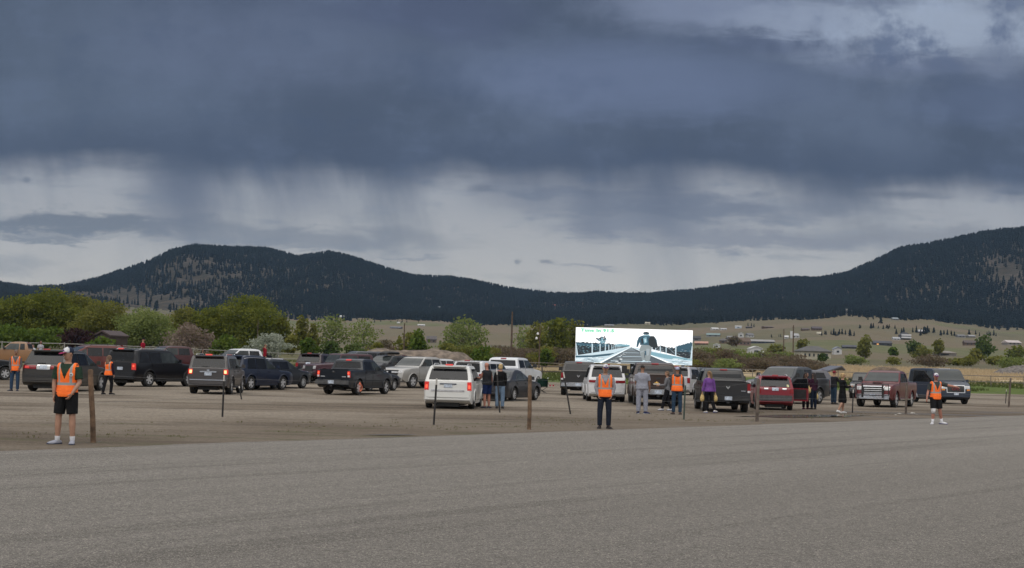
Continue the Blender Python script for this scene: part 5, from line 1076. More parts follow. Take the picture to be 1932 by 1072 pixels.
# -- extras on single vehicles
def part(key, b, name, mat, parent=None, smooth=False): return b.build(name, mat, parent or VEH[key][0], smooth, 40)
ro_, c_, m_ = VEH['runner']; c_.end('chrome_bar', .98, 1.04, -.45, .45, CHR, False, .03, None, 3, 7); c_.end('emblem', 1.02, 1.1, -.07, .07, CHR, False, .04, None, 4, 5); c_.end('bumper_trim', .6, .635, -.98, .98, CHR, False, .065, None, 3, 9, .04, .25)
ro_, c_, m_ = VEH['wagon']; c_.end('plate_recess', .90, 1.1, -.33, .33, CHR, False, .02, None, 4, 6); [c_.end('reverse_lamp', .92, 1.05, sg * .2, sg * .34, WHP, False, .034, None, 3, 4) for sg in (1, -1)]; c_.end('bumper_strip', .56, .66, -.95, .95, BLK, False, .06, None, 4, 9, .04, .25)
ro_, c_, m_ = VEH['minivan']; c_.end('tailgate_trim', .96, 1.0, -.38, .38, pm('trim_blue', (.06, .07, .11), .3), False, .03, None, 3, 5); c_.end('bumper_step', .66, .72, -.75, .75, pm('step_grey', (.4, .4, .42), .5), False, .07, None, 3, 9)
for k in ('ramone', 'ramtwo'):      # ram head on the tailgate
    b = MB(); x = -.0; P = [(0, -.09), (.035, -.03), (.075, .0), (.10, .05), (.085, .09), (.05, .07), (.055, .03), (.03, .05), (0, .06)]; P = P + [(-a, z) for a, z in P[-2:0:-1]]
    b.add([(x + .005, y * .9, 1.08 + z * .9) for y, z in P] + [(x + .03, y * .9, 1.08 + z * .9) for y, z in P], [tuple(range(len(P)))] + [(i, (i + 1) % len(P), len(P) + (i + 1) % len(P), len(P) + i) for i in range(len(P))])
    part(k, b, 'emblem', CHR)
VEH['silver'][1].end('chrome_bar', .9, .96, -.62, .62, CHR, True, .04, None, 3, 9); VEH['silver'][1].end('bumper_trim', .44, .56, -.98, .98, TRIMK, True, .065, None, 3, 9, .04, .3)
VEH['ramtwo'][1].end('badge', .92, .95, -.82, -.62, CHR, False, .03, None, 2, 4)
for k, z in (('rav', 1.0), ('darksuv', .98), ('durango', 1.06), ('front', 1.13)): VEH[k][1].end('emblem', z - .03, z + .03, -.055, .055, CHR, False, .04, None, 4, 5)
for sg in (1, -1): VEH['rav'][1].end('tail_trim', .98, 1.05, sg * .42, sg * .66, CHR, False, .035, None, 3, 4)
VEH['rav'][1].end('sticker', 1.13, 1.24, -.82, -.7, pm('sticker', (.55, .55, .3), .6, var=.6, scale=30), False, .02, None, 3, 3)
VEH['blue'][1]
for key in ('blue', 'wagon'):       # bright line over the side glass
    ro_, c_, m_ = VEH[key]; cc = KIND['cross']
    for sg in (1, -1):
        xs = np.linspace(.55, cc['xc'] + .05, 12); pts = [(x, sg * (c_.w(x, c_.H - .12) + .008), c_.zhi(x) - .125) for x in xs] + [(cc['cowl'] - .12, sg * (c_.w(cc['cowl'], c_.zb + .03) + .008), c_.zb + .04)]
        MB().tube(pts, .016, 5, (0, 0, 1)).build('window_trim', CHR, ro_, True)
# stickers / badges on the blue-grey pickup, orange mark on its wheel
ORG = pm('orange_paint', (.75, .2, .1), .6, emit=(1, .25, .12), es=.25); rt, c_, m_ = VEH['front']  # orange outline of unknown nature, some emission added to its colour
b = MB(); w0 = -(1.85 / 2 + .03); P = [(1.12 + a, w0, .38 + z) for a, z in ((-.12, .12), (.0, .28), (.03, -.2), (.2, -.14), (.26, .02), (.05, .2))]
b.tube(P, .013, 5, (0, 1, 0)); part('front', b, 'paint_mark', ORG)
c_.end('badge', .86, .9, .55, .82, pm('badge_silver', (.35, .36, .38), .4), False, .03, None, 2, 4); c_.end('badge', .86, .9, -.8, -.55, pm('badge_silver', (.35, .36, .38), .4), False, .03, None, 2, 4)
# red pickup: hood scoop, grille guard, chrome cross
rt, c_, m_ = VEH['redram']; b = MB()
for y in (.52, -.52): b.tube([(5.68, y, .5), (5.7, y, .8), (5.68, y, 1.2)], [(.045, .03)] * 3, 6, (0, 1, 0))
for z in (.62, 1.17): b.tube([(5.7, -.82, z), (5.71, 0, z), (5.7, .82, z)], .022, 6)
for y in (.82, -.82): b.tube([(5.66, y, .62), (5.68, y, 1.17)], .02, 6)
part('redram', b, 'grille_guard', BLK, smooth=True)
b = MB(); b.box((4.55, 0, 1.265), (.5, .5, .07), taper=.8); part('redram', b, 'hood_scoop', m_); b = MB(); b.box((4.81, 0, 1.25), (.03, .42, .05)); part('redram', b, 'scoop_mouth', BLK)
c_.end('grille_surround', .68, 1.1, -.66, .66, CHR, True, .012, None, 5, 9)
# open doors: a slab hinged at its front edge
def open_door(key, x, sg, z0, z1, zt, L, ang, mat, name='open_door'):
    rt, c, m = VEH[key]; y = sg * (c.w(x, .8)); a = math.pi - sg * R(ang); dx_, dy_ = math.cos(a), math.sin(a) * (1 if sg > 0 else 1)
    dx_, dy_ = -math.cos(R(ang)), sg * math.sin(R(ang)); n = Vector((-dy_, dx_, 0)).normalized()
    def P(t, z, o): q = Vector((x + dx_ * L * t, y + dy_ * L * t, z)) + n * o; return q
    V = []; pts = [(0, z0), (1, z0), (1, z1), (0, z1)]
    V = [P(t, z, .06) for t, z in pts] + [P(t, z, -.06) for t, z in pts]; b = MB().add(V, [(0, 1, 2, 3), (7, 6, 5, 4), (0, 4, 5, 1), (1, 5, 6, 2), (2, 6, 7, 3), (3, 7, 4, 0)])
    o = b.build(name, mat, rt)
    b = MB(); b.tube([P(0.02, z1, 0), P(.45, zt - .02, 0), P(.95, zt, 0), P(.99, z1, 0)], .035, 6); b.build('window_frame', BLK, o, True)
    b = MB(); V = [P(t, z, .012) for t, z in ((.04, z1), (.97, z1), (.93, zt - .02), (.46, zt - .03))] + [P(t, z, -.012) for t, z in ((.04, z1), (.97, z1), (.93, zt - .02), (.46, zt - .03))]
    b.add(V, [(0, 1, 2, 3), (7, 6, 5, 4)]); b.build('window', GL, o)
    b = MB(); V = [P(t, z, -.065 if sg < 0 else .065) for t, z in ((.06, z0 + .08), (.94, z0 + .08), (.94, z1 - .05), (.06, z1 - .05))]; b.add(V, [(0, 1, 2, 3)]); b.build('door_panel', BLK, o)
open_door('rav', 3.15, -1, .42, 1.06, 1.55, 1.1, 62, VEH['rav'][2])
open_door('gmc', 4.65, -1, .5, 1.28, 1.95, 1.15, 62, VEH['gmc'][2])
# van: silver lower flanks, red letters on the grille
SILV = paint('silver_lower', (.25, .25, .26), .4); rt, c_, m_ = VEH['gmc']
for sg in (1, -1): c_.side('lower_panel', [(1.75, .45), (4.2, .45), (4.2, .98), (1.75, .98)], SILV, sg, .012); c_.side('lower_panel', [(.1, .6), (.8, .6), (.8, .98), (.1, .98)], SILV, sg, .012)
c_.end('grille_surround', .66, 1.12, -.66, .66, CHR, True, .012, None, 5, 9)
lm = font_mesh('GMC', .24, 'grille_letters')
for q in lm.vertices: q.co = Vector((5.745, q.co.x, .82 + q.co.y))
lm.materials.append(pm('letter_red', (.35, .03, .035), .4)); link('grille_letters', lm, None, rt)
b = MB(); [b.box((3.9 + .0 + i * .0, -.35 + i * .12, 2.085), (.02, .09, .05)) for i in range(6)]; b.build('windscreen_decal', pm('decal_white', (.6, .6, .6)), rt)
# raised tailgate
rt, c_, m_ = VEH['hatch']; b = MB(); hw = .72
b.add([(.5, -hw, 1.72), (.5, hw, 1.72), (-.55, hw * .92, 2.05), (-.55, -hw * .92, 2.05), (.5, -hw, 1.66), (.5, hw, 1.66), (-.55, hw * .92, 1.97), (-.55, -hw * .92, 1.97), (-.85, hw * .85, 1.82), (-.85, -hw * .85, 1.82), (-.85, hw * .85, 1.75), (-.85, -hw * .85, 1.75)],
      [(0, 1, 2, 3), (7, 6, 5, 4), (3, 2, 8, 9), (11, 10, 6, 7), (9, 8, 10, 11), (0, 3, 7, 4), (1, 5, 6, 2), (3, 9, 11, 7), (2, 6, 10, 8)]); b.build('raised_tailgate', m_, rt)
# roof boxes and loads
b = MB(); b.tube([(1.2, .1, 1.93), (1.4, .1, 2.0), (2.6, .1, 2.0), (2.9, .1, 1.93)], [(.3, .05), (.42, .11), (.42, .11), (.3, .05)], 10, (0, 1, 0)); b.build('roof_load', BLK, VEH['racksuv'][0], True)
# brown truck tow mirrors
rt, c_, m_ = VEH['brown']
for sg in (1, -1): MB().box((3.95, sg * 1.27, 1.56), (.14, .24, .36)).box((3.97, sg * 1.1, 1.5), (.05, .22, .05)).build('tow_mirror', BLK, rt)
# ------------------------------------------------------------------ people
def skin_mat(name, c): return pm('skin_' + name, c, .55, var=.08, scale=8)
SKIN = skin_mat('fair', (.36, .2, .135)); SKIN2 = skin_mat('tan', (.26, .135, .085)); SKINR = skin_mat('ruddy', (.38, .17, .12))
def cloth(name, c, var=.14): return pm('cloth_' + name, c, .9, var=var, scale=7, bump=1., spec=.12)
def vest_mat():
    m, t, p = new_mat('orange_vest'); tcn = t.nodes.new('ShaderNodeTexCoord'); x, y, z = sepv(t, tcn.outputs['Object'])
    n = noise(t, tcn.outputs['Object'], 9, 4, .6)
    hor = rng(z, 1.085, 1.09) * rng(z, 1.14, 1.135); ver = rng(x.abs(), .088, .092) * rng(x.abs(), .134, .13) * rng(z, 1.085, 1.09)
    band = hor.max(ver); pocket = rng(y, .02, .03) * rng(z, .99, .985) * rng(z, .972, .977) * rng(x.abs(), .05, .055) * rng(x.abs(), .15, .145)
    c = mixc(t, rng(n, .3, .7), (.80, .125, .012), (.95, .18, .02)); c = mixc(t, pocket * .5, c, (.5, .07, .01)); c = mixc(t, band, c, (.30, .30, .29))
    t.links.new(c, p.inputs['Base Color']); p.inputs['Roughness'].default_value = .75
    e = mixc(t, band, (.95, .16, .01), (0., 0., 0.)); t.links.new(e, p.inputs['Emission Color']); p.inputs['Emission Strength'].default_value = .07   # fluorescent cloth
    return m
VEST = vest_mat()
def remesh(geos, vox, smooth=2):
    V = []; Fc = []
    for v_, f_ in geos: b = len(V); V += [tuple(p) for p in v_]; Fc += [tuple(i + b for i in f) for f in f_]
    me = mesh_py('raw', V, Fc); o = bpy.data.objects.new('raw', me); sc2 = tmp_scene(); sc2.collection.objects.link(o)
    md = o.modifiers.new('r', 'REMESH'); md.mode = 'VOXEL'; md.voxel_size = vox; md.use_smooth_shade = True
    if smooth: s = o.modifiers.new('s', 'SMOOTH'); s.factor = .5; s.iterations = smooth
    vl = sc2.view_layers[0]; vl.update(); dg = vl.depsgraph; dg.update()
    r = bpy.data.meshes.new_from_object(o.evaluated_get(dg)); bpy.data.objects.remove(o); bpy.data.meshes.remove(me)
    r.polygons.foreach_set('use_smooth', [True] * len(r.polygons)); return r
def vec(*a): return Vector(a)
def nrm(a): return Vector(a).normalized()
class Person: pass
def person(px, py, h, head, label, shirt=None, sleeve='short', pants=None, shorts=False, vest=False, cap=None, hair=None, hairc=(.05, .03, .02), skin=SKIN, shoe=(.6, .6, .62), sole=None, sock=None,
           ua=((-.12, .02, -1), (.12, .02, -1)), fa=((-.05, .12, -1), (.05, .12, -1)), th=((-.05, .0, -1), (.05, .0, -1)), sh=((0, -.02, -1), (0, -.02, -1)), foot=(-.15, .15), lean=0., turn=0., nod=0., fat=1., female=False,
           d=None, dz=None, vox=.012, hood=False, sit=False, dress=False, smile=False, wide=1., curl=.5, extra=None, loose=0.):
    k = h / 1.78; p = gd(px, d) if d else gp(px, py)
    e = empty('person', p, R(-head), k); tag(e, label, 'person'); P = Person(); P.root = e
    HIP = .93
    def T(q):   # torso lean
        q = Vector(q)
        if q.z > HIP: q.y += lean * (q.z - HIP); q.z -= abs(lean) * .25 * (q.z - HIP)
        return q
    hipx = .088; hips = [vec(-hipx, 0, .92), vec(hipx, 0, .92)]; sx = .182 if not female else .165
    knees = [hips[i] + nrm(th[i]) * .43 for i in (0, 1)]; ank = [knees[i] + nrm(sh[i]) * .42 for i in (0, 1)]
    shl = [T((-sx, 0, 1.43)), T((sx, 0, 1.43))]; elb = [shl[i] + nrm(ua[i]) * .30 for i in (0, 1)]; wri = [elb[i] + nrm(fa[i]) * .255 for i in (0, 1)]
    dz_ = (.075 - min(a.z for a in ank)) if not sit else 0
    P.__dict__.update(wri=wri, elb=elb, k=k, dz=dz_)
    e.location = p + Vector((0, 0, (dz_ * k if not sit else 0) + (dz or 0) + .02))
    f = fat; fm = female
    TZ = [(.84, .135, .10), (.92, .165, .115), (1.0, .158 if not fm else .15, .108), (1.1, .148 if not fm else .125, .10), (1.2, .155 if not fm else .135, .108), (1.3, .17 if not fm else .152, .118 if not fm else .125), (1.38, .178 if not fm else .16, .108), (1.435, .165, .09), (1.475, .10, .075), (1.50, .062, .062)]
    def torso(off, z0=.84, z1=1.5, flare=0., fx=1.):
        pts, rad = [], []
        zs = [z0] + [z for z, _, _ in TZ if z0 < z < z1] + [z1]
        for z in zs:
            rx = np.interp(z, [q[0] for q in TZ], [q[1] for q in TZ]); ry = np.interp(z, [q[0] for q in TZ], [q[2] for q in TZ])
            belly = 1 + (f - 1) * (1.0 if z < 1.3 else .5); pts.append(T((0, .02 * (f - 1) * 4 if 1. < z < 1.25 else 0, z))); rad.append(((rx * belly + off + flare * max(0, 1.2 - z)) * fx, ry * belly + off + flare * max(0, 1.2 - z)))
        return tube_geo(pts, rad, 20)
    def limb(a, b, c, r0, r1, r2, r3, off=0., t0=0., t1=2., ref=(1, 0, 0)):
        """two-bone limb sampled between t0 and t1 (0 root, 1 joint, 2 end)"""
        ts = sorted({t0, t1, *[q for q in (.3, .65, .9, 1., 1.1, 1.35, 1.7) if t0 < q < t1]}); pts = []; rad = []
        for t in ts: pts.append(a.lerp(b, t) if t <= 1 else b.lerp(c, t - 1)); rad.append(float(np.interp(t, [0, .5, 1, 1.35, 2], [r0, (r0 + r1) / 2 * 1.02, r1, r2, r3])) + off)
        return tube_geo(pts, rad, 12, ref)
    g = [torso(0)]
    for i in (0, 1):
        fb = 1 + (f - 1) * .5
        g.append(limb(hips[i] + vec(0, 0, .03), knees[i], ank[i], .088 * fb, .058 * fb, .06 * fb, .036)); g.append(limb(shl[i] - vec(0, 0, .01), elb[i], wri[i], .056 * fb, .041 * fb, .043 * fb, .026))
        g.append(tube_geo([T((0, 0, 1.40)), shl[i] - vec(0, 0, .012)], [(.06, .07), .055], 10, (0, 1, 0)))
        fd = vec(math.sin(foot[i]), math.cos(foot[i]), -.12 if sh[i][2] < -.9 else -.4).normalized(); g.append(tube_geo([ank[i] - fd * .05 + vec(0, 0, -.035), ank[i] + fd * .06 + vec(0, 0, -.04), ank[i] + fd * .16 + vec(0, 0, -.05)], [(.03, .035), (.04, .03), (.035, .02)], 8))
    # neck and head
    hc = T((0, .02, 1.665)); Rh = Matrix.Rotation(R(-turn), 3, 'Z') @ Matrix.Rotation(R(-nod), 3, 'X')
    def Hd(q): return hc + Rh @ Vector(q)
    P.Hd = Hd
    g.append(tube_geo([T((0, -.005, 1.46)), T((0, 0, 1.53)), Hd((0, -.02, -.06))], [.062, .055, .056], 12))
    hz = [(-.108, .035, .03, .045), (-.095, .048, .05, .035), (-.06, .062, .078, .018), (-.02, .070, .09, .008), (.02, .075, .098, .0), (.055, .074, .097, -.004), (.085, .062, .082, -.006), (.105, .04, .055, -.008), (.115, .015, .02, -.008)]
    g.append(tube_geo([Hd((0, y, z)) for z, _, _, y in hz], [(a, b) for _, a, b, _ in hz], 16, Rh @ vec(1, 0, 0)))
    g.append(tube_geo([Hd((0, .088, .012)), Hd((0, .106, -.02)), Hd((0, .112, -.034))], [(.010, .008), (.013, .012), (.015, .01)], 8))
    for s_ in (-1, 1): g.append(tube_geo([Hd((s_ * .07, -.005, .02)), Hd((s_ * .083, -.012, .012)), Hd((s_ * .078, -.006, -.025))], [(.008, .018), (.01, .022), (.008, .012)], 8))
    body = remesh(g, vox)
    # hands: palm, four fingers, thumb rooted inside the wrist and joined into the body mesh
    V = [tuple(q.co) for q in body.vertices]; Fc = [tuple(q.vertices) for q in body.polygons]
    for i in (0, 1):
        s_ = -1 if i == 0 else 1; fd = nrm(fa[i]); side_ = vec(0, 1, 0) - fd * fd.y; side_ = side_.normalized() if side_.length > .2 else vec(0, 0, 1); inn = fd.cross(side_) * (1 if fd.cross(side_).dot(vec(-s_, 0, 0)) > 0 else -1)
        def add(geo): b = len(V); V.extend(tuple(q) for q in geo[0]); Fc.extend(tuple(j + b for j in q) for q in geo[1])
        w = wri[i] - fd * .015; add(tube_geo([w, w + fd * .035, w + fd * .07, w + fd * .095], [(.024, .02), (.034, .018), (.04, .016), (.037, .012)], 10, side_))
        for q, (o, ln) in enumerate(((.03, .068), (.01, .078), (-.01, .072), (-.03, .055))):
            b0 = w + fd * .085 + side_ * o; c1 = (fd + inn * curl * .5).normalized(); c2 = (fd + inn * curl * 1.6).normalized(); c3 = (fd * .6 + inn * curl * 2.4).normalized()
            p1 = b0 + c1 * ln * .45; p2 = p1 + c2 * ln * .33; add(tube_geo([b0, p1, p2, p2 + c3 * ln * .25], [.0095, .009, .008, .006], 6, side_))
        t0 = w + fd * .03 + side_ * .028; add(tube_geo([t0, t0 + (fd * .7 + side_ * .7 + inn * .3).normalized() * .035, t0 + (fd + side_ * .35 + inn * .6).normalized() * .065], [.012, .0105, .008], 6, inn))
    body = mesh_py('body', V, Fc, True); link('body', body, skin, e)
    # face
    if abs((head + turn + 180) % 360 - 180) > 50 or vox < .011:
        b = MB()
        for s_ in (-1, 1): c = Hd((s_ * .031, .084, .012)); b.tube([c - Rh @ vec(.013, 0, 0), c + Rh @ vec(.0, .006, 0), c + Rh @ vec(.013, 0, 0)], [(.003, .004), (.0075, .009), (.003, .004)], 6, (0, 0, 1))
        b.build('eyes', pm('eye_dark', (.03, .022, .02), .3), e); b = MB()
        for s_ in (-1, 1): b.tube([Hd((s_ * .016, .092, .031)), Hd((s_ * .034, .09, .036)), Hd((s_ * .05, .074, .03))], .008, 5)
        b.build('eyebrows', pm('brow', hairc, .9), e)
        if smile: MB().tube([Hd((-.022, .080, -.05)), Hd((0, .089, -.054)), Hd((.022, .080, -.05))], [(.003, .004), (.008, .010), (.003, .004)], 8, (0, 0, 1)).build('teeth', pm('teeth', (.7, .68, .63), .3), e)
        MB().tube([Hd((-.028, .082, -.052)), Hd((0, .093, -.06 if not smile else -.067)), Hd((.028, .082, -.052))], .004, 6, (0, 0, 1)).build('lips', pm('lips', (.22, .075, .06), .5), e)
    # clothes
    lx = .012 + loose
    if shirt is not None:
        sm = cloth(label[:14], shirt); gs = [torso(lx + .004, .90 if not hood else .88, 1.485, loose * .8)]
        t1 = {'short': .78, 'long': 1.93, 'none': .08}[sleeve]
        for i in (0, 1): gs.append(limb(shl[i] - vec(0, 0, .01), elb[i], wri[i], .058, .046, .046, .032, lx * .7 + (.008 if sleeve == 'short' else 0), 0, t1)); gs.append(tube_geo([T((0, 0, 1.40)), shl[i] - vec(0, 0, .012)], [(.068 + lx, .08 + lx), .056 + lx * .6], 10, (0, 1, 0)))
        link('shirt' if sleeve != 'long' else 'jacket', remesh(gs, vox), sm, e)
        if hood: MB().tube([T((-.11, -.02, 1.47)), T((-.09, -.10, 1.48)), T((0, -.135, 1.46)), T((.09, -.10, 1.48)), T((.11, -.02, 1.47))], [.03, .045, .055, .045, .03], 9, (0, 0, 1)).build('hood', sm, e, True)
    if pants is not None:
        pmx = cloth('p' + label[:14], pants); gs = [torso(.010, .84, 1.0)]
        for i in (0, 1):
            if dress: continue
            gs.append(limb(hips[i] + vec(0, 0, .03), knees[i], ank[i], .094, .07, .066, .056, .008 + (.02 if shorts else loose * .6), 0, .86 if shorts else 1.97))
        if dress: gs.append(tube_geo([(0, 0, .98), (0, 0, .8), (0, .01, .6), (0, 0, .46)], [(.17, .12), (.20, .16), (.2, .18), (.19, .17)], 18))
        link('shorts' if shorts else 'skirt' if dress else 'trousers', remesh(gs, vox), pmx, e)
    if vest:
        gs = [torso(.034, .875, 1.478, .03)]
        for i in (0, 1): gs.append(tube_geo([T((0, 0, 1.40)), shl[i] + vec(0, 0, .0)], [(.085, .11), (.085, .072)], 12, (0, 1, 0)))
        vm = remesh(gs, min(vox, .011), 2); bm = bmesh.new(); bm.from_mesh(vm)
        kill = [q for q in bm.faces if (q.calc_center_median().y > 0 and abs(q.calc_center_median().x) < (q.calc_center_median().z - 1.2) * .42) or (abs(q.calc_center_median().x) < .085 and q.calc_center_median().z > 1.455) or abs(q.calc_center_median().x) > .25 * max(1, f)]
        bmesh.ops.delete(bm, geom=kill, context='FACES'); bm.to_mesh(vm); bm.free(); link('safety_vest', vm, VEST, e)
    shm = cloth('s' + label[:14], shoe); som = pm('sole', sole or (.03, .03, .035), .7)
    for i in (0, 1):
        tilt = nrm(sh[i]); up_ = 0 if tilt.z < -.9 else .35; fdir = vec(math.sin(foot[i]), math.cos(foot[i]), -up_).normalized(); a = ank[i]; o = vec(0, 0, -.045)
        q = MB().tube([a - fdir * .075 + o, a - fdir * .03 + o + vec(0, 0, .01), a + fdir * .05 + o, a + fdir * .13 + o - vec(0, 0, .01), a + fdir * .19 + o - vec(0, 0, .015)], [(.03, .03), (.044, .055), (.05, .048), (.052, .036), (.032, .022)], 12).build('shoe', shm, e, True)
        MB().tube([a - fdir * .085 + o - vec(0, 0, .022), a + fdir * .06 + o - vec(0, 0, .022), a + fdir * .2 + o - vec(0, 0, .024)], [(.037, .022), (.057, .02), (.042, .017)], 10).build('sole', som, q, True)
        if sock: MB().tube([a - vec(0, 0, .03), a, a + (knees[i] - a) * sock[1]], [.044, .044, .05], 10).build('sock', cloth('sock', sock[0]), e, True)
    # hair and cap
    if hair:
        hm = pm('hair_' + label[:10], hairc, .75, var=.35, scale=14)
        hb = [(-.02, .060, .062, -.045), (.02, .078, .09, -.022), (.055, .080, .103, -.008), (.085, .070, .09, -.008), (.11, .046, .062, -.01), (.124, .018, .025, -.01)]
        gs = [tube_geo([Hd((0, y, z)) for z, _, _, y in hb], [(a, b_) for _, a, b_, _ in hb], 16, Rh @ vec(1, 0, 0))]
        if hair == 'long': gs.append(tube_geo([Hd((0, -.02, .07)), Hd((0, -.075, 0)), Hd((0, -.085, -.1)), T((0, -.11, 1.42)), T((0, -.125, 1.28))], [(.07, .05), (.085, .05), (.095, .045), (.1, .035), (.07, .02)], 12)); gs += [tube_geo([Hd((s_ * .065, .03, .06)), Hd((s_ * .082, .02, -.02)), Hd((s_ * .085, .015, -.11)), T((s_ * .09, .03, 1.42))], [(.02, .04), (.02, .045), (.022, .04), (.02, .02)], 8) for s_ in (-1, 1)]
        if hair == 'bob': gs.append(tube_geo([Hd((0, -.02, .07)), Hd((0, -.05, 0)), Hd((0, -.05, -.09))], [(.07, .06), (.09, .07), (.085, .05)], 12))
        if hair == 'pony': gs.append(tube_geo([Hd((0, -.08, .06)), Hd((0, -.12, .03)), Hd((.01, -.135, -.08)), Hd((.02, -.13, -.22)), Hd((.03, -.11, -.33))], [.022, .038, .045, .038, .012], 10))
        link('hair', remesh(gs, .011, 2), hm, e)
    if cap:
        front, back, brim = cap
        cb = [(.022, .080, .104, -.006), (.05, .083, .107, -.008), (.085, .077, .1, -.01), (.113, .055, .072, -.012), (.13, .02, .03, -.012)]
        geo = tube_geo([Hd((0, y, z)) for z, _, _, y in cb], [(a, b_) for _, a, b_, _ in cb], 20, Rh @ vec(1, 0, 0)); me = mesh_py('cap', *geo, True); me.materials.append(cloth('cap_f', front)); me.materials.append(cloth('cap_b' + label[:8], back))
        for q in me.polygons:
            if (Rh.transposed() @ (q.center - hc)).y < .012: q.material_index = 1
        co = link('cap', me, None, e)
        MB().tube([Hd((0, .07, .03)), Hd((0, .12, .03)), Hd((0, .165, .018)), Hd((0, .185, .01))], [(.072, .007), (.076, .006), (.062, .005), (.03, .004)], 12, Rh @ vec(1, 0, 0)).build('brim', cloth('brim' + label[:8], brim), co, True)
        MB().tube([Hd((0, .096, .058)), Hd((0, .103, .072)), Hd((0, .098, .086))], [(.008, .006), (.024, .006), (.008, .006)], 8, Rh @ vec(1, 0, 0)).build('cap_emblem', cloth('capemb', (.10, .06, .22)), co)
    return P
PURP = (.10, .03, .15); CAPW = (.62, .62, .64)
down = ((-.10, .03, -1), (.10, .03, -1))
# the three marshals along the road edge
p1 = person(122, 840.5, 1.84, 186, 'smiling young man in orange vest and black shorts beside the left wooden post', (.025, .045, .03), 'short', (.012, .012, .013), True, True, (CAPW, (.03, .04, .07), (.25, .03, .09)), 'short', (.035, .02, .014), SKIN, (.30, .31, .36), (.015, .02, .05), ((.5, .5, .52), .18),
       ua=((-.20, .06, -1), (.20, .08, -1)), fa=((.46, .50, -1), (-.06, .10, -1)), th=((-.10, .04, -1), (.10, .06, -1)), sh=((-.03, -.04, -1), (.03, -.04, -1)), foot=(-.3, .6), turn=32, nod=4, vox=.0085, smile=True, loose=.012)
MB().tube([(-.125, .128, 1.285), (-.125, .142, 1.285)], [.036, .034], 14).build('badge', pm('badge_white', (.6, .6, .58), .5), p1.root); MB().tube([(-.125, .140, 1.285), (-.125, .146, 1.285)], [.015, .015], 8).build('badge_mark', pm('badge_dark', (.04, .04, .05), .5), p1.root)
person(1140, 810.5, 1.80, 182, 'man in orange vest and grey hoodie with hands in dark jeans pockets', (.26, .26, .29), 'long', (.016, .02, .032), False, True, (CAPW, (.10, .09, .2), (.06, .03, .10)), 'short', (.05, .03, .02), SKIN, (.03, .025, .025), None, None,
       ua=((-.24, -.10, -1), (.24, -.10, -1)), fa=((.30, .30, -1), (-.30, .30, -1)), th=((-.06, .02, -1), (.10, .02, -1)), foot=(-.45, .2), vox=.0095, hood=True, curl=1., turn=-6)
p16 = person(1765, 802.5, 1.80, 172, 'man in orange vest and black shorts pointing, white wrap on his knee', (.05, .055, .055), 'short', (.014, .014, .015), True, True, (CAPW, (.28, .05, .2), (.13, .03, .14)), 'short', (.05, .03, .02), SKINR, (.55, .55, .57), (.10, .09, .22), ((.62, .62, .64), .30),
       ua=((-.75, .45, -.2), (.30, -.1, -1)), fa=((-.55, .75, -.12), (.30, .25, -1)), th=((-.14, .04, -1), (.04, .12, -1)), sh=((-.30, -.25, -1), (.02, -.10, -1)), foot=(-.8, .7), vox=.0095, loose=.01, turn=12)
kn = vec(.088, 0, .92) + nrm((.04, .12, -1)) * .43
MB().tube([kn + vec(0, 0, .11), kn + vec(0, .005, 0), kn - vec(0, .01, .10)], [.085, .078, .074], 12).build('knee_wrap', cloth('wrap', (.6, .58, .58)), p16.root, True)
# people farther back
person(27, 739, 1.80, 168, 'person in orange vest, grey sleeves and blue jeans at far left', (.10, .10, .105), 'long', (.03, .055, .10), False, True, None, 'short', (.10, .085, .075), SKIN2, (.06, .06, .08), ua=((-.2, .05, -1), (.14, .1, -1)), fa=((.35, .55, -1), (-.2, .3, -1)), th=((-.08, .05, -1), (.1, .05, -1)), foot=(-.2, .7), turn=-20)
person(203, 745, 1.68, 20, 'woman in orange vest and black trousers seen from behind by the black SUV', (.02, .014, .03), 'long', (.012, .012, .014), False, True, None, 'long', (.13, .075, .045), SKIN, (.02, .02, .022), ua=((-.1, .2, -1), (.2, .0, -1)), fa=((.1, .6, -1), (.05, .3, -1)), th=((-.05, -.22, -1), (.06, .28, -1)), sh=((0, -.3, -1), (0, -.12, -1)), foot=(0, 1.), female=True, turn=30)
person(1210.5, 782, 1.83, 4, 'heavy man in grey T-shirt and grey sweatpants seen from behind', (.27, .28, .33), 'short', (.25, .26, .31), False, False, None, 'short', (.022, .017, .015), SKIN2, (.03, .035, .09), (.3, .3, .3), ua=((-.16, .18, -1), (.24, .05, -1)), fa=((.2, .7, -.5), (.1, .25, -1)), th=((-.08, 0, -1), (.12, 0, -1)), foot=(-.2, 1.1), fat=1.17, loose=.022)
p6 = person(1258, 775.5, 1.63, -80, 'girl in grey hoodie and black leggings carrying a food tray', (.145, .145, .155), 'long', (.013, .013, .016), False, False, None, 'bob', (.13, .075, .04), SKIN, (.45, .46, .5), (.02, .03, .1), ua=((-.1, .35, -1), (.12, .3, -1)), fa=((0, 1, -.05), (0, 1, -.0)), th=((-.03, .30, -1), (.03, -.1, -1)), sh=((0, .2, -1), (0, -.35, -1)), female=True, hood=True, foot=(0, 0))
for s_ in (-1, 1):
    MB().tube([vec(s_ * .16, .0, .9) + vec(0, .02, 0), vec(s_ * .145, .11 if s_ < 0 else -.02, .55), vec(s_ * .125, .2 if s_ < 0 else -.12, .16)], [(.012, .018)] * 3, 6).build('leg_stripe', cloth('stripe', (.4, .4, .42)), p6.root)
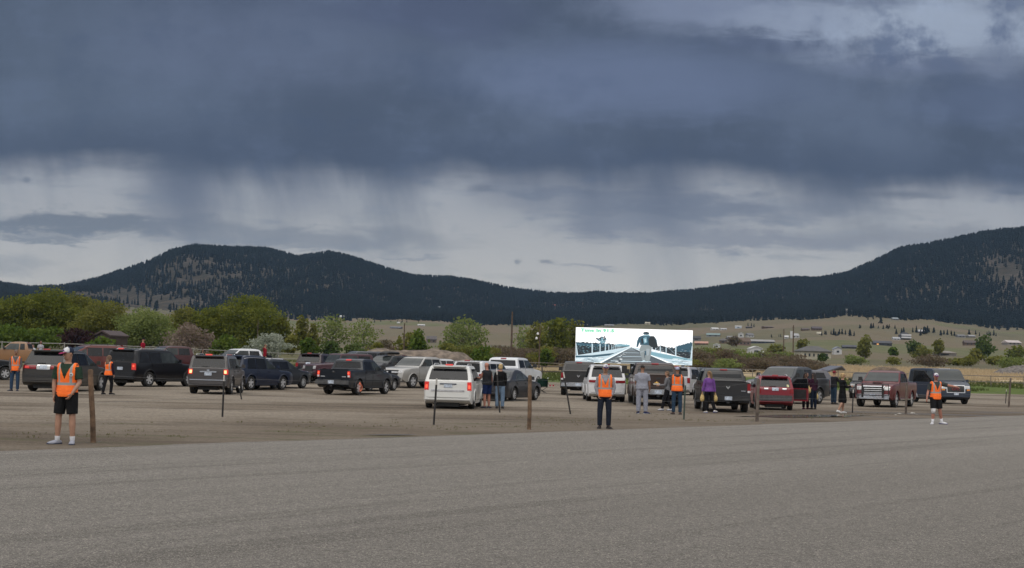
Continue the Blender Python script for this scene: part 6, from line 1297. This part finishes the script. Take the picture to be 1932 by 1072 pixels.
person(1276.5, 783, 1.78, 3, 'man in orange vest, grey hood and blue jeans facing away', (.075, .072, .075), 'long', (.026, .05, .085), False, True, ((.34, .36, .5), (.36, .38, .52), (.2, .2, .4)), 'short', (.06, .04, .03), SKIN2, (.08, .055, .05), None, None, ua=((-.2, .12, -1), (.16, .1, -1)), fa=((.2, .6, -1), (-.1, .5, -1)), th=((-.08, 0, -1), (.09, 0, -1)), foot=(-.4, .3), hood=True, fat=1.1, turn=8)
p8 = person(1337, 780, 1.67, -8, 'woman in purple jacket with a long ponytail carrying popcorn bags', (.165, .07, .27), 'long', (.010, .010, .012), False, False, None, 'pony', (.17, .105, .05), SKIN, (.5, .48, .46), (.05, .06, .2), ua=((-.24, .02, -1), (.2, -.02, -1)), fa=((-.16, .1, -1), (.16, .05, -1)), th=((-.07, .1, -1), (.16, .05, -1)), sh=((0, -.15, -1), (.18, -.42, -1)), foot=(-.3, .9), female=True, fat=1.08, loose=.008, turn=-25)
person(1192.5, 757, 1.74, 40, 'person in dark blue jacket and jeans between the white SUV and brown pickup', (.02, .026, .07), 'long', (.06, .10, .17), False, False, ((.4, .4, .42), (.25, .26, .3), (.1, .1, .12)), 'short', (.03, .02, .02), SKIN, (.5, .5, .5), ua=((-.1, .3, -1), (.1, .3, -1)), fa=((0, .9, -.2), (0, .9, -.2)))
person(1199, 752, 1.72, -150, 'person in dark clothes mostly hidden behind the grey T-shirt man', (.02, .02, .024), 'long', (.015, .016, .02), False, False, ((.45, .45, .48), (.2, .2, .25), (.1, .1, .12)), 'short', (.03, .02, .02), SKIN)
person(918, 771.5, 1.77, -42, 'bald man in dark sleeveless top and blue shorts leaning to the minivan window', (.022, .023, .027), 'none', (.012, .022, .075), True, False, None, None, (.2, .12, .1), SKINR, (.05, .05, .07), ua=((-.1, .5, -1), (.22, -.05, -1)), fa=((0, 1, .1), (.06, .2, -1)), th=((-.05, .02, -1), (.06, .03, -1)), foot=(-.1, 1.2), fat=1.12, lean=.06, loose=.015)
person(942.5, 772, 1.73, 6, 'blond woman in black vest over grey sleeve and pale blue jeans', (.010, .010, .011), 'long', (.14, .20, .28), False, False, None, 'bob', (.45, .32, .15), SKIN, (.03, .03, .03), ua=((-.2, .05, -1), (.16, .1, -1)), fa=((-.02, .3, -1), (-.15, .5, -1)), th=((-.05, 0, -1), (.05, 0, -1)), female=True, fat=1.08, loose=.015)
person(996, 727, 1.75, -150, 'man in bright red T-shirt standing beyond the charcoal sedan', (.21, .012, .028), 'short', (.012, .012, .014), False, False, None, 'short', (.07, .035, .025), SKINR, (.05, .05, .05), ua=((-.2, .12, -1), (.2, .12, -1)), fa=((.75, .6, .0), (-.75, .6, .05)), fat=1.08, loose=.015)
p13 = person(1520, 773, 1.70, 160, 'woman with long dark hair in maroon top holding a yellow popcorn bag', (.075, .014, .034), 'long', (.012, .010, .014), False, False, None, 'long', (.02, .012, .010), SKIN, (.06, .01, .03), ua=((-.14, .12, -1), (.14, .12, -1)), fa=((.3, .75, -.35), (-.3, .75, -.35)), th=((-.05, 0, -1), (.06, 0, -1)), female=True, turn=-40)
p13b = person(1534.5, 773.5, 1.70, -30, 'woman in dark plum top and navy jeans beside the maroon-topped woman', (.035, .012, .026), 'long', (.012, .018, .034), False, False, None, 'long', (.016, .010, .010), SKIN, (.02, .02, .02), ua=((-.12, .15, -1), (.16, .05, -1)), fa=((0, .7, -.5), (.1, .2, -1)), female=True, foot=(-.3, .3))
person(1573, 763.5, 1.80, 62, 'man in dark jacket and red cap raising his hands to his face', (.022, .022, .026), 'long', (.025, .045, .075), False, False, ((.18, .02, .03), (.18, .02, .03), (.15, .015, .025)), 'short', (.04, .025, .02), SKIN, (.03, .03, .03), ua=((-.2, .55, -.75), (.2, .55, -.75)), fa=((.15, .65, .65), (-.15, .65, .65)), fat=1.1, loose=.012)
person(1589, 780.5, 1.72, 75, 'blond woman in black dress walking with white shoes', (.010, .010, .011), 'long', (.010, .010, .011), False, False, None, 'bob', (.36, .24, .11), SKIN, (.6, .6, .6), (.5, .5, .5), ua=((-.15, .3, -1), (.15, .35, -1)), fa=((.2, .9, .2), (-.2, .9, .2)), th=((-.03, .22, -1), (.03, -.12, -1)), sh=((0, -.05, -1), (0, -.55, -1)), foot=(0, 0), female=True, dress=True, fat=1.08)
# people up on vehicles: their seats are at bed or roof height
def perch(px, ytop, d, h, head, label, **kw):
    top = up(px, ytop, d).z; P = person(px, 0, h, head, label, d=d, sit=True, th=((-.15, 1, -.1), (.15, 1, -.1)), sh=((0, .1, -1), (0, .1, -1)), **kw); P.root.location.z = top - h; return P
perch(268, 638, 90.5, 1.75, 100, 'person in red shirt and dark cap sitting up on the vehicle behind the black SUV', shirt=(.27, .012, .03), sleeve='short', pants=(.02, .02, .025), hair='short', hairc=(.012, .01, .01), cap=((.012, .012, .014),) * 3)
perch(499, 650, 100.5, 1.72, 60, 'person in red hoodie leaning in the bed of the white pickup', shirt=(.22, .012, .022), sleeve='long', pants=(.02, .02, .025), hair='short', hairc=(.14, .07, .04), ua=((-.2, .2, -1), (.3, -.2, -1)), hood=True)
perch(352, 654, 98.5, 1.68, -70, 'dark haired person in white and teal top in the maroon pickup bed', shirt=(.36, .40, .48), sleeve='short', pants=(.03, .09, .11), hair='short', hairc=(.015, .012, .012), lean=-.25)
perch(381, 659, 100.5, 1.65, 140, 'person in black at the tail of the maroon pickup bed', shirt=(.012, .012, .014), sleeve='long', pants=(.02, .02, .02), hair='long', hairc=(.012, .010, .010), female=True)
perch(75, 643, 104.5, 1.70, 150, 'dark haired woman in pale top sitting in the tan pickup bed', shirt=(.4, .4, .43), sleeve='short', pants=(.03, .03, .035), hair='long', hairc=(.03, .015, .012), female=True)
perch(61.5, 650, 106.5, 1.6, -150, 'person in pale shirt low in the tan pickup bed', shirt=(.42, .46, .5), sleeve='short', pants=(.03, .03, .035), hair='short', hairc=(.05, .04, .04))
# popcorn bags and the food tray
BAG = pm('popcorn_bag', (.55, .40, .16), .6, var=.35, scale=26)
def hand_world(P, i, off=(0, 0, 0)):
    M = Matrix.Translation(P.root.location) @ P.root.rotation_euler.to_matrix().to_4x4(); return M @ ((P.wri[i] + Vector(off)) * P.k)
def bag(pos, label):
    e = MB().tube([(0, 0, -.30), (0, 0, -.24), (.01, .01, -.12), (0, 0, -.02), (0, 0, .02), (0, 0, .05)], [(.03, .02), (.095, .06), (.09, .06), (.05, .035), (.02, .018), (.045, .03)], 10).build('popcorn_bag', BAG, None, True, loc=pos); tag(e, label, 'popcorn bag')
bag(hand_world(p8, 0, (0, .03, -.10)), 'yellow popcorn bag in the left hand of the purple-jacketed woman'); bag(hand_world(p8, 1, (.02, .03, -.10)), 'yellow popcorn bag in the right hand of the purple-jacketed woman')
bag(hand_world(p13, 1, (-.05, .12, .05)), 'yellow popcorn bag held by the maroon-topped woman'); bag(hand_world(p13b, 1, (.03, .03, -.10)), 'yellow popcorn bag hanging from the plum-topped woman\'s hand')
q = hand_world(p6, 0, (.1, .12, .02)); b = MB(); b.box((0, 0, .03), (.24, .2, .06), taper=1.15)
t_ = b.build('food_tray', pm('paper_tray', (.6, .56, .5), .7), None, loc=q); tag(t_, 'white paper food tray carried by the girl in grey', 'food tray')
MB().tube([(-.08, 0, .075), (0, .02, .085), (.08, 0, .075)], [.03, .05, .03], 8).build('food', pm('fries', (.6, .35, .08), .7, var=.5, scale=40), t_, True)
# ------------------------------------------------------------------ fence posts along the road, stones, small things
PW = pm('post_wood', (.135, .085, .052), .9, var=.5, scale=5, bump=.6); PW2 = pm('weathered_post', (.12, .095, .078), .92, var=.4, scale=5); TP = pm('steel_post', (.028, .026, .026), .7, var=.3); TPG = pm('green_steel_post', (.05, .075, .06), .7); TPW = pm('post_tip_white', (.55, .52, .48), .6)
TOPS = []
def post(bx, by, tx, ty, kind, label, r=.06):
    p = gp(bx, by); t = up(tx, ty, p.y) - p; e = empty('fence_post', p); tag(e, label, 'fence post'); TOPS.append((bx, p, t)); s_ = p.y / F
    if kind == 'wood':
        rr = r; MB().tube([(0, 0, -.1), t * .02, t * .35 + Vector((.008, 0, 0)), t * .7, t * .985, t], [rr * 1.05, rr * 1.02, rr, rr * .96, rr * .95, rr * .6], 10).build('shaft', PW, e, True, 50)
    elif kind == 'grey': MB().tube([(0, 0, -.1), t * .3, t * .7, t * .99, t], [r, r * .96, r * .92, r * .9, r * .6], 9).build('shaft', PW2, e, True, 50)
    else:
        m = {'t': TP, 'g': TPG}[kind]; b = MB(); n = nrm(t)
        b.tube([(0, 0, -.1), t * .86 if kind == 't' else t], [(.028, .007)] * 2, 6); b.tube([(0, -.02, -.1), (t * .86 if kind == 't' else t) + Vector((0, -.02, 0))], [(.006, .024)] * 2, 6); b.build('shaft', m, e)
        if kind == 't': MB().tube([t * .86, t], [.024, .022], 6).build('tip', TPW, e)
    return p
post(176, 837.5, 170.5, 697, 'wood', 'thick brown wooden post beside the smiling marshal', .055)
post(998, 812, 1000, 708, 'wood', 'brown wooden post in the centre, in front of the charcoal sedan', .055)
post(1428, 797, 1431, 715, 'grey', 'weathered grey post in front of the bright red SUV', .06)
post(1709, 782, 1711, 722, 'grey', 'thin brown post in front of the dark red pickup', .05)
post(1903, 769, 1907, 713, 'grey', 'dark post near the right frame edge', .06)
post(419.5, 788, 423, 708, 't', 'dark steel post with pale tip in front of the dusty brown SUV')
post(818, 803, 824, 714, 't', 'dark leaning steel post with pale tip left of the white minivan')
post(943.5, 780, 937, 695, 't', 'steel post with pale tip right behind the blond woman')
post(1077.5, 783, 1063, 702, 't', 'strongly leaning steel post below the screen')
post(1290, 793, 1293, 727, 'g', 'green steel post right of the man in vest facing away')
post(457, 755, 451, 729, 't', 'short leaning steel stake right of the dusty brown SUV')
post(1608, 780, 1610, 735, 't', 'thin dark steel post at the left of the dark red pickup')
post(1897, 762, 1899, 735, 't', 'thin steel stake just left of the right edge post')
WIRE = pm('fence_wire', (.16, .16, .16), .5, .4)
S_ = sorted([(b_, p + t * f) for b_, p, t in TOPS if b_ in (176, 419.5, 818, 998, 1290, 1428, 1709, 1903) for f in (0.93,)], key=lambda q: q[0])
S2 = sorted([(b_, p + t * .55) for b_, p, t in TOPS if b_ in (176, 419.5, 818, 998, 1290, 1428, 1709, 1903)], key=lambda q: q[0])
for S__, lab in ((S_, 'thin upper wire strung along the roadside posts'), (S2, 'thin lower wire strung along the roadside posts')):
    b = MB()
    for (_, a), (_, c) in zip(S__[:-1], S__[1:]):
        m = (a + c) / 2 - Vector((0, 0, .06)); b.tube([a, m, c], .0024, 4)
    tag(b.build('fence_wire', WIRE), lab, 'wire')
# stones
ST = pm('stone', (.10, .098, .10), .9, var=.4, scale=9); STL = pm('pale_stone', (.33, .31, .28), .9, var=.3, scale=9)
def stone(px, py, w, m, label, group):
    p = gp(px, py); s_ = w * p.y / F; bm = bmesh.new(); bmesh.ops.create_icosphere(bm, subdivisions=2, radius=.5)
    for q in bm.verts: q.co *= 1 + .35 * (random.random() - .5); q.co.z *= .6
    me = bpy.data.meshes.new('stone'); bm.to_mesh(me); bm.free(); o = link('stone', me, m, None, p); o.scale = (s_, s_ * .8, s_ * .8); o.rotation_euler = (0, 0, random.uniform(0, 6)); tag(o, label, 'stone', group)
for px, py, w in ((164, 837, 10), (170, 840, 8), (187, 836, 11), (156, 838, 5), (208, 838, 4), (198, 840, 5), (150, 840, 4)): stone(px, py, w, ST, 'dark stone at the foot of the left wooden post', 'stones around the left post')
for px, py, w in ((1697, 782, 10), (1722, 781, 12), (1730, 783, 6), (1690, 784, 8)): stone(px, py, w, STL, 'pale stone at the foot of the post before the dark red pickup', 'stones around the right post')
for px, py, w in ((1418, 798, 8), (1440, 799, 9), (1072, 784, 6), (1084, 784, 5)): stone(px, py, w, ST, 'clod of earth at the foot of a roadside post', 'clods by the posts')
for k in range(70):
    px = random.uniform(20, 1850); ye = 846 - (846 - 776) * min(1, px / 1500) ** .75; stone(px, ye + random.uniform(-3, 34) ** 1.0, random.uniform(1.2, 3.2), ST if random.random() < .7 else STL, 'small loose stone lying on the road near its dirt edge', 'loose stones along the road edge')
# folding chair turned away, dark green cover, and red cans on the ground
def chair():
    p = gd(1022, 84.); e = empty('camp_chair', p, R(15)); tag(e, 'dark green folding camp chair right of the man in red', 'camp chair'); GRN = cloth('green_canvas', (.012, .035, .026)); k = 84 / F
    FRM = pm('chair_frame', (.03, .03, .03), .5); P = MB()
    P.tube([(-.31, -.18, .40), (-.34, -.24, .55), (-.36, -.3, .9)], .02, 6)
    b = MB(); n = 9
    G = [[((i / (n - 1) - .5) * .66, -.24 - .1 * (1 - (2 * i / (n - 1) - 1) ** 2) - .1 * j, .42 + .5 * j - .05 * abs(2 * i / (n - 1) - 1) * j) for j in (0, .5, 1)] for i in range(n)]
    for i in range(n - 1):
        for j in range(2): b.quad(G[i][j], G[i + 1][j], G[i + 1][j + 1], G[i][j + 1]); b.quad(*[(q[0], q[1] + .03, q[2]) for q in (G[i][j + 1], G[i + 1][j + 1], G[i + 1][j], G[i][j])])
    b.build('backrest', GRN, e, True); MB().box((0, .02, .42), (.62, .5, .03)).build('seat', GRN, e)
    for sg in (-1, 1):
        MB().tube([(sg * .34, -.26, .95), (sg * .34, -.2, .4), (-sg * .32, -.26, .0)], .016, 6).build('leg', FRM, e); MB().tube([(sg * .34, .27, .62), (-sg * .32, .24, .0)], .016, 6).build('leg', FRM, e)
        MB().box((sg * .36, .0, .63), (.07, .5, .03)).build('armrest', GRN, e); MB().tube([(sg * .3, -.35, .9), (sg * .33, -.35, .98)], .035, 6).build('corner_cap', pm('cap_pale', (.5, .52, .5), .5), e)
chair()
CAN = pm('red_can', (.4, .03, .05), .4)
for px in (1038, 1044): tag(MB().tube([(0, 0, 0), (0, 0, .01), (0, 0, .14), (0, 0, .15)], [.05, .06, .06, .04], 10).build('drink_can', CAN, None, True, 40, loc=gp(px, 729.5)), 'small red can on the dirt right of the green camp chair', 'can', 'red cans on the dirt')
# a cap-like white cooler lid on the berm fence line
# dry grass tufts in front of the right fence and weeds at the lot edge
def tufts(name, n, fx, mat, hgt, label, wid=.02):
    V = []; Fc = []
    for k in range(n):
        q = fx(); 
        if q is None: continue
        x, y, z = q; h = hgt * random.uniform(.5, 1.3)
        for b_ in range(3):
            a = random.uniform(0, 6.28); w = wid * random.uniform(.7, 1.4); lx, ly = h * random.uniform(-.35, .35), h * random.uniform(-.35, .35); ox, oy = random.uniform(-.08, .08), random.uniform(-.08, .08); i = len(V)
            V += [(x + ox - w * math.cos(a), y + oy - w * math.sin(a), z), (x + ox + w * math.cos(a), y + oy + w * math.sin(a), z), (x + ox + lx, y + oy + ly, z + h)]; Fc.append((i, i + 1, i + 2))
    tag(link(name, mesh_np(name, V, Fc), mat), label, 'grass', kind='stuff')
def rnd_px(a, b, d0, d1):
    px = random.uniform(a, b); d = math.sqrt(random.uniform(d0 * d0, d1 * d1)); x = (px - 966) / F * d; return x, d, float(terrain_z(x, d))
def dens(x, y, s, th): return float(vnoise(x * s, y * s, 77)) > th
def f_dry():
    q = rnd_px(1430, 2000, 205, 330); return q if dens(q[0], q[1], .06, .35) else None
def f_green():
    q = rnd_px(520, 2000, 146, 205); return q if dens(q[0], q[1], .09, .4) else None
def f_weed():
    s = random.uniform(-6, 44); o = random.betavariate(1.2, 3) * 9; p = EDGE_P + EDGE_D * s + EDGE_N * (o + .6); 
    return (p.x, p.y, .03) if dens(p.x, p.y * 1.6, .55, .62) else None
tufts('dry_grass', 15000, f_dry, leaf_mat('straw', (.38, .30, .19), (.58, .46, .30), (.46, .36, .23)), .55, 'tall dry tan grass beyond the right fence', .05)
tufts('meadow_grass', 15000, f_green, leaf_mat('grass_blades', (.06, .085, .02), (.10, .125, .035), (.13, .135, .05)), .28, 'short green grass beyond the parking lot', .04)
tufts('weeds', 1300, f_weed, leaf_mat('weed_blades', (.11, .115, .05), (.16, .15, .075), (.2, .17, .1)), .035, 'sparse low weeds on the dirt near the road edge', .012)
# air
hz = MB().box((0, 0, 0), (5200, 8400, 331.2)).mesh('haze'); hm = bpy.data.materials.new('haze_air'); hm.use_nodes = True; t = hm.node_tree; t.nodes.clear()
vo = t.nodes.new('ShaderNodeVolumePrincipled'); vo.inputs['Color'].default_value = (.40, .64, 1, 1); vo.inputs['Density'].default_value = HAZE; vo.inputs['Anisotropy'].default_value = .1
oo = t.nodes.new('ShaderNodeOutputMaterial'); t.links.new(vo.outputs[0], oo.inputs['Volume'])
hz_o = link('haze', hz, hm, None, (0, 0, 164.4)); tag(hz_o, 'thin bluish rain haze filling the valley air', 'haze', kind='stuff')
